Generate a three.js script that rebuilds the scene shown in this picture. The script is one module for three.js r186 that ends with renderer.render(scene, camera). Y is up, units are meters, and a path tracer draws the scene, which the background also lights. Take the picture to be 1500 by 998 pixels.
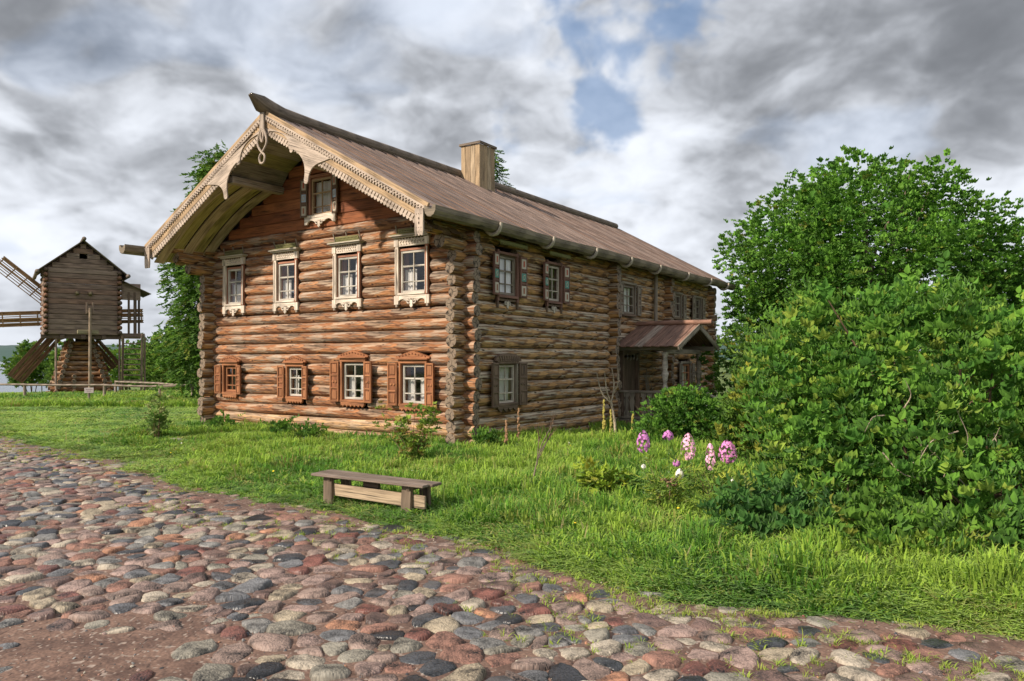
import * as THREE from 'three';
import { mergeGeometries } from 'three/addons/utils/BufferGeometryUtils.js';
import { RoundedBoxGeometry } from 'three/addons/geometries/RoundedBoxGeometry.js';

// ---------- camera, sky, sun, exposure ----------
const scene = new THREE.Scene();
const EYE = 1.87;
const camera = new THREE.PerspectiveCamera(48.96, 1500 / 998, 0.05, 6000);
camera.position.set(0, EYE, 0);
camera.setViewOffset(1500, 998, 0, -26, 1500, 998);
const renderer = new THREE.WebGLRenderer({ antialias: true });
renderer.setSize(1024, 681);
renderer.toneMapping = THREE.LinearToneMapping;
renderer.toneMappingExposure = 1.34;
renderer.shadowMap.enabled = true;

const SUN_DIR = new THREE.Vector3(-0.669, 0.588, 0.456).normalize();
const sun = new THREE.DirectionalLight(0xfff1df, 4.3);
sun.name = 'sun';
sun.position.copy(SUN_DIR).multiplyScalar(60).add(new THREE.Vector3(0, 0, -15));
sun.target.position.set(0, 0, -15);
sun.castShadow = true;
sun.shadow.radius = 4;
sun.shadow.mapSize.set(4096, 4096);
Object.assign(sun.shadow.camera, { left: -45, right: 45, top: 45, bottom: -45, near: 1, far: 160 });
scene.add(sun, sun.target);

// random numbers and noise, all seeded
function rng(seed) { let a = seed >>> 0; return () => { a = (a + 0x6D2B79F5) | 0; let t = Math.imul(a ^ (a >>> 15), 1 | a); t = (t + Math.imul(t ^ (t >>> 7), 61 | t)) ^ t; return ((t ^ (t >>> 14)) >>> 0) / 4294967296; }; }
function hash3(x, y, z) { let h = Math.imul(x, 374761393) ^ Math.imul(y, 668265263) ^ Math.imul(z, 1440662683); h = Math.imul(h ^ (h >>> 13), 1274126177); h ^= h >>> 16; return (h >>> 0) / 4294967296; }
const PT = new Uint16Array(2048), FT = new Float32Array(1024); { const r = rng(12345); for (let i = 0; i < 1024; i++) { PT[i] = i; FT[i] = r(); } for (let i = 1023; i > 0; i--) { const j = Math.floor(r() * (i + 1)), t = PT[i]; PT[i] = PT[j]; PT[j] = t; } for (let i = 0; i < 1024; i++) PT[1024 + i] = PT[i]; }
const mod = (a, n) => ((a % n) + n) % n;
// value noise in 2D; px, py = period in cells (0 = none)
function n2(x, y, px = 0, py = 0, s = 0) {
  const xi = Math.floor(x), yi = Math.floor(y); let fx = x - xi, fy = y - yi; fx = fx * fx * (3 - 2 * fx); fy = fy * fy * (3 - 2 * fy);
  const x0 = px ? mod(xi, px) : xi, x1 = px ? mod(xi + 1, px) : xi + 1, y0 = py ? mod(yi, py) : yi, y1 = py ? mod(yi + 1, py) : yi + 1;
const S = PT[s & 1023], A = PT[(x0 + S) & 1023], D = PT[(x1 + S) & 1023], Y0 = y0 & 1023, Y1 = y1 & 1023, a = FT[PT[A + Y0]], b = FT[PT[D + Y0]], c = FT[PT[A + Y1]], d = FT[PT[D + Y1]];
  return (a + (b - a) * fx) * (1 - fy) + (c + (d - c) * fx) * fy;
}
function n3(x, y, z, s = 0) {
  const zi = Math.floor(z); let f = z - zi; f = f * f * (3 - 2 * f);
  return n2(x, y, 0, 0, zi * 57 + s) * (1 - f) + n2(x, y, 0, 0, (zi + 1) * 57 + s) * f;
}
function fbm2(x, y, o, px = 0, py = 0, s = 0) { let v = 0, a = 0.5, t = 0; for (let i = 0; i < o; i++) { v += a * n2(x, y, px, py, s + i * 13); t += a; a *= 0.5; x *= 2; y *= 2; px *= 2; py *= 2; } return v / t; }
function fbm3(x, y, z, o, s = 0) { let v = 0, a = 0.5, t = 0; for (let i = 0; i < o; i++) { v += a * n3(x, y, z, s + i * 131); t += a; a *= 0.5; x = x * 2.03 + 7.1; y = y * 2.03 - 3.7; z = z * 2.03 + 1.3; } return v / t; }
const clamp = (x, a = 0, b = 1) => Math.min(b, Math.max(a, x));
const sstep = (a, b, x) => { const t = clamp((x - a) / (b - a)); return t * t * (3 - 2 * t); };
const mix = (a, b, t) => a + (b - a) * t;
const mix3 = (a, b, t) => [mix(a[0], b[0], t), mix(a[1], b[1], t), mix(a[2], b[2], t)];

// cloudy sky: broken grey and white cloud with blue openings, computed as one equirectangular picture
{
  const W = 3072, H = 1536, data = new Float32Array(W * H * 4);
  const dirOf = (px, py) => { const v = new THREE.Vector3((px - 750) / 1096, (525 - py) / 1096, -1).normalize(); return v; };
  // places of the larger openings and banks that the photograph shows: [direction, radius, strength]
  const gap = [[888, 150, .036, .85], [902, 185, .040, .85], [865, 195, .030, .4], [905, 28, .05, .62], [965, 42, .055, .72], [1015, 25, .035, .6], [825, 45, .055, .42], [735, 192, .035, .5]].map(([x, y, r, s]) => [dirOf(x, y), r, s]);
  const bank = [[1150, 150, .11, -.16], [1330, 60, .2, -.15], [1490, 120, .12, -.10], [1060, 190, .05, -.05], [735, 95, .045, -.18], [590, 80, .08, -.14], [30, 40, .09, -.34], [190, 25, .09, -.26], [330, 20, .08, -.14], [70, 205, .035, -.18], [430, 35, .09, -.14], [140, 335, .035, -.14], [500, 190, .07, -.06], [1440, 240, .05, -.06],
    [110, 110, .07, .18], [60, 265, .10, .20], [330, 130, .08, .08], [900, 100, .04, .20], [975, 205, .05, .20], [1010, 330, .09, .10], [640, 5, .05, .14], [850, 300, .07, .12], [1480, 300, .05, .18], [30, 430, .06, .04]].map(([x, y, r, s]) => [dirOf(x, y), r, s]);
  const near = (list, x, y, z, k) => { let v = 0; for (const [d, r, s] of list) { const q = 2 * (1 - (d.x * x + d.y * y + d.z * z)) / (r * r); if (q < 9) v += s * Math.exp(-q * k); } return v; };
  for (let j = 0; j < H; j++) {
    const el = ((j + 0.5) / H - 0.5) * Math.PI, y = Math.sin(el), c = Math.cos(el);
    for (let i = 0; i < W; i++) {
      const k = (j * W + i) * 4;
      data[k + 3] = 1;
      if (y < -0.01) { data[k] = .3; data[k + 1] = .32; data[k + 2] = .34; continue; }
      const az = ((i + 0.5) / W - 0.5) * 2 * Math.PI, x = Math.cos(az) * c, z = Math.sin(az) * c;
      const h = 1 / (Math.max(y, 0) + 0.30), u = x * h * 2.1, v = z * h * 2.1;
      const wx = fbm2(u * 2.2 + 5, v * 2.2, 3, 0, 0, 401) - .5, wy = fbm2(u * 2.2, v * 2.2 + 9, 3, 0, 0, 433) - .5;
      const thick = fbm2(u * 1.5 + wx * .55, v * 1.5 + wy * .55, 5, 0, 0, 77), fx = u * 3.4 + wx * .9, fy = v * 3.4 + wy * .9;
      let detail = 0, am = .5, ft = 0, gx = fx, gy = fy; for (let o = 0; o < 6; o++) { detail += am * n2(gx, gy, 0, 0, 191 + o * 7); ft += am; am *= .6; const rx = gx * 1.62 - gy * 1.18; gy = gx * 1.18 + gy * 1.62; gx = rx; } detail /= ft;
      const open = near(gap, x, y, z, 1), tone = near(bank, x, y, z, .8);
      let cover = .97 - .22 * sstep(.38, .24, thick);
      if (open > .015) { const sx = az * 16 + el * 9, sy = el * 30 - az * 6, wisp = fbm2(sx + wx * 2, sy + wy * 2, 6, 0, 0, 1201), puff = fbm2(az * 44, el * 44, 5, 0, 0, 1301); cover -= .66 * sstep(.08, 1.1, open * .95 + (wisp - .5) * 2.1 * sstep(0, .35, open) + (puff - .5) * 1.1 * sstep(0, .35, open)) * sstep(.02, .30, open); }
      let b = .68 - (thick - .5) * .62 + (detail - .5) * 1.05 + tone * 1.35;
      b = .58 + .40 * Math.tanh((b - .58) / .40);
      b = mix(b, .72, sstep(.14, 0, y) * .5) * .84;
      const q = mix3(mix3([.085, .19, .38], [.36, .47, .62], sstep(.55, .02, y) * .5), [b * .945, b * .985, b * 1.06], clamp(cover));
      data[k] = q[0]; data[k + 1] = q[1]; data[k + 2] = q[2];
    }
  }
  const t = new THREE.DataTexture(data, W, H, THREE.RGBAFormat, THREE.FloatType);
  t.mapping = THREE.EquirectangularReflectionMapping; t.magFilter = THREE.LinearFilter; t.minFilter = THREE.LinearFilter; t.needsUpdate = true;
  scene.background = t; scene.environment = t;
}

// ---------- helpers ----------
const used = {};
function numbered(n) { const k = used[n] = (used[n] ?? -1) + 1; return k ? n + '_' + String(k).padStart(3, '0') : n; }
function tag(o, label, category, group, kind) { o.userData.label = label; o.userData.category = category; if (group) o.userData.group = group; if (kind) o.userData.kind = kind; return o; }
function thing(name, label, category, group, pos = [0, 0, 0], ry = 0) { const g = new THREE.Group(); g.name = numbered(name); g.position.set(...pos); g.rotation.y = ry; scene.add(g); return tag(g, label, category, group); }
function structure(o, name, label, category) { o.name = numbered(name); o.userData.kind = 'structure'; o.userData.label = label; o.userData.category = category; scene.add(o); return o; }
function sub(name, parent) { const g = new THREE.Group(); g.name = name; parent.add(g); return g; }
function mesh(name, geo, mat, parent) { const m = new THREE.Mesh(geo, mat); m.name = name; m.castShadow = m.receiveShadow = true; parent.add(m); return m; }

// uv in metres with the grain along one axis ('x', 'y' or 'z')
const rU = rng(5);
function grain(geo, axis = 'x', su = 2, sv = 0.5) {
  const g = geo.index ? geo.toNonIndexed() : geo, p = g.attributes.position, n = g.attributes.normal, a = 'xyz'.indexOf(axis), o = [0, 1, 2].filter((i) => i !== a);
  const uv = new Float32Array(p.count * 2), ou = rU() * 5, ov = rU() * 5;
  for (let i = 0; i < p.count; i++) {
    const P = [p.getX(i), p.getY(i), p.getZ(i)], N = [Math.abs(n.getX(i)), Math.abs(n.getY(i)), Math.abs(n.getZ(i))];
    if (N[a] > .8) { uv[2 * i] = P[o[0]] / su * .4 + ou; uv[2 * i + 1] = P[o[1]] / sv + ov; }
    else { const w = N[o[0]] < N[o[1]] ? o[0] : o[1]; uv[2 * i] = P[a] / su + ou; uv[2 * i + 1] = P[w] / sv + ov + (w === o[0] ? 0 : .37); }
  }
  g.setAttribute('uv', new THREE.BufferAttribute(uv, 2));
  return g;
}
// one named mesh from several pieces in several materials
class B {
  constructor() { this.list = new Map(); }
  add(geo, mat) { let g = geo.index ? geo.toNonIndexed() : geo; for (const k of Object.keys(g.attributes)) if (!['position', 'normal', 'uv'].includes(k)) g.deleteAttribute(k); g.morphAttributes = {}; g.clearGroups(); if (!this.list.has(mat)) this.list.set(mat, []); this.list.get(mat).push(g); return this; }
  box(w, h, d, x, y, z, mat, axis, r = 0.006, rot) { return this.add(box(w, h, d, x, y, z, axis, r, rot), mat); }
  build(name, parent) {
    const mats = [...this.list.keys()], gs = mats.map((m) => mergeGeometries(this.list.get(m)));
    return mats.length === 1 ? mesh(name, gs[0], mats[0], parent) : mesh(name, mergeGeometries(gs, true), mats, parent);
  }
}
function box(w, h, d, x = 0, y = 0, z = 0, axis, r = 0.006, rot) {
  axis = axis || (w >= h && w >= d ? 'x' : h >= d ? 'y' : 'z');
  const rr = Math.min(r, w * .3, h * .3, d * .3);
  const g = grain(rr > 0.0015 ? new RoundedBoxGeometry(w, h, d, 1, rr) : new THREE.BoxGeometry(w, h, d), axis);
  if (rot) g.applyMatrix4(new THREE.Matrix4().makeRotationFromEuler(new THREE.Euler(...rot)));
  return g.translate(x, y, z);
}
function mirrorX(geo) {
  const g = geo.index ? geo.toNonIndexed() : geo.clone();
  for (const k of ['position', 'normal']) { const a = g.attributes[k]; for (let i = 0; i < a.count; i++) a.setX(i, -a.getX(i)); }
  for (const k of Object.keys(g.attributes)) { const a = g.attributes[k], s = a.itemSize; for (let t = 0; t < a.count; t += 3) for (let c = 0; c < s; c++) { const q = a.array[(t + 1) * s + c]; a.array[(t + 1) * s + c] = a.array[(t + 2) * s + c]; a.array[(t + 2) * s + c] = q; } }
  return g;
}
function extrude(shape, depth, axis = 'x', bevel = 0.004) {
  return grain(new THREE.ExtrudeGeometry(shape, { depth, bevelEnabled: bevel > 0, bevelSize: bevel, bevelThickness: bevel, bevelSegments: 1, curveSegments: 6, steps: 1 }), axis);
}
function poly(points, holes = []) { const s = new THREE.Shape(points.map(([x, y]) => new THREE.Vector2(x, y))); for (const h of holes) s.holes.push(new THREE.Path(h.map(([x, y]) => new THREE.Vector2(x, y)))); return s; }
// tapered round limb through points [x, y, z, r]
function limb(pts, nr = 7, seg = 0, wob = 0.06, seed = 1) {
  const R = rng(seed), cur = new THREE.CatmullRomCurve3(pts.map((p) => new THREE.Vector3(p[0], p[1], p[2]))), n = seg || Math.max(3, pts.length * 3), P = [], N = [], U = [], I = [];
  const fr = cur.computeFrenetFrames(n, false), L = cur.getLengths(40 * (pts.length - 1)), len = L[L.length - 1], cum = pts.map((_, i) => L[40 * i] / len);
  for (let i = 0; i <= n; i++) {
    const t = i / n, c = cur.getPointAt(t), k = Math.max(0, Math.min(pts.length - 2, cum.findIndex((c) => c > t) - 1 + (t >= 1 ? pts.length : 0))), r = mix(pts[k][3], pts[k + 1][3], clamp((t - cum[k]) / (cum[k + 1] - cum[k])));
    const jig = 1 + (R() - .5) * wob * 2;
    for (let j = 0; j <= nr; j++) {
      const a = j / nr * Math.PI * 2, d = fr.normals[i].clone().multiplyScalar(Math.cos(a)).addScaledVector(fr.binormals[i], Math.sin(a));
      P.push(c.x + d.x * r * jig, c.y + d.y * r * jig, c.z + d.z * r * jig); N.push(d.x, d.y, d.z); U.push(t * len / 1.2, j / nr);
    }
  }
  for (let i = 0; i < n; i++) for (let j = 0; j < nr; j++) { const a = i * (nr + 1) + j, b = a + nr + 1; I.push(a, a + 1, b, b, a + 1, b + 1); }
  for (const e of [0, n]) { const c = cur.getPointAt(e / n), b0 = P.length / 3, t = fr.tangents[e].clone().multiplyScalar(e ? 1 : -1); P.push(c.x, c.y, c.z); N.push(t.x, t.y, t.z); U.push(0, 0); for (let j = 0; j < nr; j++) e ? I.push(b0, e * (nr + 1) + j + 0, e * (nr + 1) + j + 1) : I.push(b0, j + 1, j); }
  const g = new THREE.BufferGeometry();
  g.setAttribute('position', new THREE.Float32BufferAttribute(P, 3)); g.setAttribute('normal', new THREE.Float32BufferAttribute(N, 3)); g.setAttribute('uv', new THREE.Float32BufferAttribute(U, 2)); g.setIndex(I);
  return g;
}

// ---------- textures ----------
function makeTex(w, h, fn, srgb = true) {
  const d = new Uint8Array(w * h * 4);
  const enc = (c) => { c = clamp(c); return Math.round((srgb ? (c <= .0031308 ? c * 12.92 : 1.055 * Math.pow(c, 1 / 2.4) - .055) : c) * 255); };
  for (let j = 0; j < h; j++) for (let i = 0; i < w; i++) { const q = fn(i / w, j / h), k = (j * w + i) * 4; if (q.length) { d[k] = enc(q[0]); d[k + 1] = enc(q[1]); d[k + 2] = enc(q[2]); } else d[k] = d[k + 1] = d[k + 2] = enc(q); d[k + 3] = 255; }
  const t = new THREE.DataTexture(d, w, h); t.wrapS = t.wrapT = THREE.RepeatWrapping; t.magFilter = THREE.LinearFilter; t.minFilter = THREE.LinearMipmapLinearFilter; t.generateMipmaps = true; t.colorSpace = srgb ? THREE.SRGBColorSpace : THREE.NoColorSpace; t.needsUpdate = true;
  return t;
}
const std = (o) => new THREE.MeshStandardMaterial({ roughness: .85, ...o });
const col = (r, g, b) => new THREE.Color().setRGB(r, g, b);
// wood grain height: u along the grain (period 1), v across (period 1)
function grainH(u, v, s, along = 4, across = 40) {
  const w = (fbm2(u * 3, v * 6, 2, 3, 6, s) - .5) * .09;
  const fib = fbm2(u * along, (v + w) * across, 4, along, across, s + 3), fine = n2(u * along * 6, v * across * 6, along * 6, across * 6, s + 9);
  const c = n2(u * 2 + .3, (v + w * .6) * across * .55, 2, Math.round(across * .55), s + 21), crack = sstep(.83, .93, c) * sstep(.35, .6, fbm2(u * 5, v * 9, 2, 5, 9, s + 31));
  return [fib, fine, crack];
}
// weathered round log. v: .5 faces out, .75 is the sky side; rain has greyed the sky side in ragged streaks
function checks(u, v, s) { // drying cracks: thin wavering lines along the grain
  const a = Math.abs(fbm2(u * 2, v * 15, 2, 2, 15, s) - .5), b = Math.abs(n2(u * 4, v * 26, 4, 26, s + 2) - .5);
  return Math.max(sstep(.035, .012, a) * sstep(.40, .58, n2(u * 4, v * 6, 4, 6, s + 3)), .7 * sstep(.045, .015, b) * sstep(.52, .7, n2(u * 5, v * 9, 5, 9, s + 4)));
}
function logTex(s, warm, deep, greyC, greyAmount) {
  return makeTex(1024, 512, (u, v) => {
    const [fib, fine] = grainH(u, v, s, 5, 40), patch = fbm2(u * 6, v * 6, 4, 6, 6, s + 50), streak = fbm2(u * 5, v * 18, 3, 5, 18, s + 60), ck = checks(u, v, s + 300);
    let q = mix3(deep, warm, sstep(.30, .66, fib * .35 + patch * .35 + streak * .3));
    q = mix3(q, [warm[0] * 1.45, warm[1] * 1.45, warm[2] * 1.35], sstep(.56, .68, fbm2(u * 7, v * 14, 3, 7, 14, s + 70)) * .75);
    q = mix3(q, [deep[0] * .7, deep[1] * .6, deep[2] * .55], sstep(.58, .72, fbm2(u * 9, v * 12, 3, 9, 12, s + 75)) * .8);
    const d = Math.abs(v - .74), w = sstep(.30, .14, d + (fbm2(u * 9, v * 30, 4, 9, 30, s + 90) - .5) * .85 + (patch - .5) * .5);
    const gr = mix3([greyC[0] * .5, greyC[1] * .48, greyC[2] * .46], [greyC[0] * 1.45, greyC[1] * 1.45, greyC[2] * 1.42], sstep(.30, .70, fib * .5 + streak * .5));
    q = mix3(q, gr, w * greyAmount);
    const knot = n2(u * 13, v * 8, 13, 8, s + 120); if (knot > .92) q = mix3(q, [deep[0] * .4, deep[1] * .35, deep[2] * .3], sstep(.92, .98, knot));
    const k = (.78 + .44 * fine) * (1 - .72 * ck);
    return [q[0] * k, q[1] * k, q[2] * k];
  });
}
const logBump = makeTex(1024, 512, (u, v) => { const [f, n] = grainH(u, v, 11, 5, 40); return clamp(f * .6 + n * .25 + .25 - checks(u, v, 311) * .6); }, false);
const TX = {
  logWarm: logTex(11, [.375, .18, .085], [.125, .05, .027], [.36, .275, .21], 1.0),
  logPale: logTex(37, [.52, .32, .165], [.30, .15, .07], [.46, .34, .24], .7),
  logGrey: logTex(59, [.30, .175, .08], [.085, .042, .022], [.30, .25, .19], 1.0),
  plank: makeTex(1024, 512, (u, v) => { const [f, n, c] = grainH(u, v, 201, 3, 36), p = fbm2(u * 5, v * 5, 4, 5, 5, 233); const k = (.46 + .75 * (f - .12) + .34 * (n - .5) + .8 * (p - .5)) * (1 - .75 * c); return [k * 1.02, k, k * .97]; }),
  end: makeTex(256, 256, (u, v) => {
    const x = u - .5, y = v - .5, a = Math.atan2(y, x), r = Math.hypot(x, y) + (n2(u * 5, v * 5, 5, 5, 301) - .5) * .06;
    const ring = .5 + .5 * Math.sin(r * 130 + n2(u * 9, v * 9, 9, 9, 303) * 3), ck = n2(a * 3.2 + 20, r * 2, 0, 0, 305), cr = sstep(.80, .88, ck) * sstep(.03, .12, r);
    const star = sstep(.05, .012, Math.abs(mod(a + 4 * (n2(r * 6, .5, 0, 0, 306) - .5) * .3, 2.09) - 1.04) * r) * sstep(.46, .2, r);
    const p = fbm2(u * 6, v * 6, 4, 6, 6, 307), k = (.6 + .25 * ring + .6 * (p - .5)) * (1 - .8 * Math.max(cr, star));
    return [k, k * .97, k * .93];
  }),
  stone: makeTex(512, 512, (u, v) => { const a = n2(u * 90, v * 90, 90, 90, 401), b = n2(u * 40, v * 40, 40, 40, 402), c = fbm2(u * 6, v * 6, 4, 6, 6, 403); const k = .62 + .40 * (a - .5) + .30 * (b - .5) + 1.25 * (c - .5) + .5 * (fbm2(u * 3, v * 14, 3, 3, 14, 404) - .5) + (a > .86 ? .22 : 0) - (b > .9 ? .18 : 0); return [k, k * .985, k * .965]; }),
  stoneB: makeTex(512, 512, (u, v) => clamp(.5 + .45 * (n2(u * 60, v * 60, 60, 60, 411) - .5) + .9 * (fbm2(u * 8, v * 8, 4, 8, 8, 412) - .5)), false),
  soil: makeTex(768, 768, (u, v) => {
    const a = n2(u * 180, v * 180, 180, 180, 501), b = fbm2(u * 10, v * 10, 5, 10, 10, 502), g = n2(u * 75, v * 75, 75, 75, 503), e = fbm2(u * 26, v * 26, 3, 26, 26, 504);
    let q = mix3([.085, .047, .034], [.175, .105, .076], sstep(.25, .75, b * .6 + e * .4)); const k = .72 + .55 * a; q = [q[0] * k, q[1] * k, q[2] * k];
    if (g > .80) q = mix3(q, [.27, .21, .17], sstep(.80, .9, g)); return q;
  }),
  soilB: makeTex(512, 512, (u, v) => clamp(.2 + .4 * n2(u * 90, v * 90, 90, 90, 511) + .6 * sstep(.7, .95, n2(u * 38, v * 38, 38, 38, 512)) + .3 * (fbm2(u * 9, v * 9, 4, 9, 9, 513) - .5)), false),
  turf: makeTex(768, 768, (u, v) => { const a = n2(u * 160, v * 160, 160, 160, 601), b = fbm2(u * 9, v * 9, 5, 9, 9, 602), c = fbm2(u * 40, v * 40, 3, 40, 40, 603); let q = mix3([.045, .085, .014], [.12, .17, .03], sstep(.25, .75, b * .5 + c * .5)); q = mix3(q, [.17, .13, .06], sstep(.60, .78, c) * .4); const k = .55 + .9 * a; return [q[0] * k, q[1] * k, q[2] * k]; }),
  bark: makeTex(256, 512, (u, v) => { const k = .55 + .9 * (fbm2(u * 8, v * 10, 4, 8, 10, 701) - .5) + .4 * (n2(u * 40, v * 14, 40, 14, 702) - .5); return [k, k * .95, k * .88]; }),
};
TX.bark.repeat.set(2, 1);
// ---------- the ground, the cobbled road, the lake ----------
const EDGE = [[-60, -34], [-40, -28.5], [-24, -22.6], [-12.2, -17.8], [-7.85, -14.3], [-4.63, -10.8], [-2.64, -9.35], [-1.48, -8.5], [-.34, -7.45], [.84, -6.25], [2.19, -5.4], [3.3, -4.85], [6, -3.7], [12, -1.6], [30, 4], [80, 20]];
function edgeZ(x) { for (let i = 0; i < EDGE.length - 1; i++) if (x < EDGE[i + 1][0] || i === EDGE.length - 2) { const [a, b] = EDGE[i], [c, d] = EDGE[i + 1]; return mix(b, d, clamp((x - a) / (c - a), 0, 1)); } }
// metres on the road side of its edge (positive on the road)
function roadSide(x, z) { return (z - edgeZ(x)) * .72 + (fbm2(x * .8 + 40, z * .8, 3, 0, 0, 821) - .5) * .9; }
function lakeward(x, z) { return sstep(42, 78, Math.hypot(x, z)) * sstep(-.42, -.56, x / Math.max(1, -z)) * (z < 0 ? 1 : 0); }
function bed(x, z) { return .012 * (fbm2(x * 1.5, z * 1.5, 3, 0, 0, 822) - .5) * 2 + .05 * (fbm2(x * .35, z * .35, 2, 0, 0, 823) - .5); }
function groundY(x, z) {
  const s = roadSide(x, z), lawn = .035 + .07 * (fbm2(x * .5, z * .5, 3, 0, 0, 824) - .5) + .02 * (n2(x * 2.2, z * 2.2, 0, 0, 825) - .5);
  let y = mix(lawn, bed(x, z) - .05, sstep(-.25, .2, s));
  y -= 5.2 * lakeward(x, z);
  y -= .22 * sstep(1, 6, x) * sstep(-12, -19, z);
  return y;
}
{
  const n = 320, P = [], U = [], I = [], warp = (t, near, far) => { const a = Math.abs(t); return Math.sign(t) * (near * a + (far - near) * Math.pow(a, 5)); };
  for (let j = 0; j <= n; j++) for (let i = 0; i <= n; i++) { const x = warp(i / n * 2 - 1, 34, 900), z = -12 + warp(j / n * 2 - 1, 34, 900); P.push(x, groundY(x, z), z); U.push(x / 2.4, z / 2.4); }
  for (let j = 0; j < n; j++) for (let i = 0; i < n; i++) { const a = j * (n + 1) + i; I.push(a, a + n + 1, a + 1, a + 1, a + n + 1, a + n + 2); }
  const g = new THREE.BufferGeometry(); g.setAttribute('position', new THREE.Float32BufferAttribute(P, 3)); g.setAttribute('uv', new THREE.Float32BufferAttribute(U, 2)); g.setIndex(I); g.computeVertexNormals();
  const m = new THREE.Mesh(g, std({ map: TX.turf, roughness: 1 })); m.receiveShadow = true; structure(m, 'ground', 'grassy earth under the lawn around the log house', 'ground');
}
// road: a sheet of reddish soil, set with field stones
const road = structure(new THREE.Group(), 'cobbled_road', 'road of rounded field stones set in reddish soil', 'road');
{
  const P = [], U = [], I = [], nx = 260, nz = 120;
  for (let i = 0; i <= nx; i++) { const x = mix(-26, 14, i / nx), z0 = edgeZ(x) - .75, z1 = 4.5; for (let j = 0; j <= nz; j++) { const t = j / nz, z = mix(z0, z1, Math.pow(t, 1.25)); const y = bed(x, z) + .018 * (n2(x * 6, z * 6, 0, 0, 830) - .5) - .11 * sstep(.12, -.35, roadSide(x, z)); P.push(x, y, z); U.push(x / 1.9, z / 1.9); } }
  for (let i = 0; i < nx; i++) for (let j = 0; j < nz; j++) { const a = i * (nz + 1) + j; I.push(a, a + 1, a + nz + 1, a + 1, a + nz + 2, a + nz + 1); }
  const g = new THREE.BufferGeometry(); g.setAttribute('position', new THREE.Float32BufferAttribute(P, 3)); g.setAttribute('uv', new THREE.Float32BufferAttribute(U, 2)); g.setIndex(I); g.computeVertexNormals();
  const m = mesh('road_bed', g, std({ map: TX.soil, bumpMap: TX.soilB, bumpScale: .012, roughness: .92 }), road);
}
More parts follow.
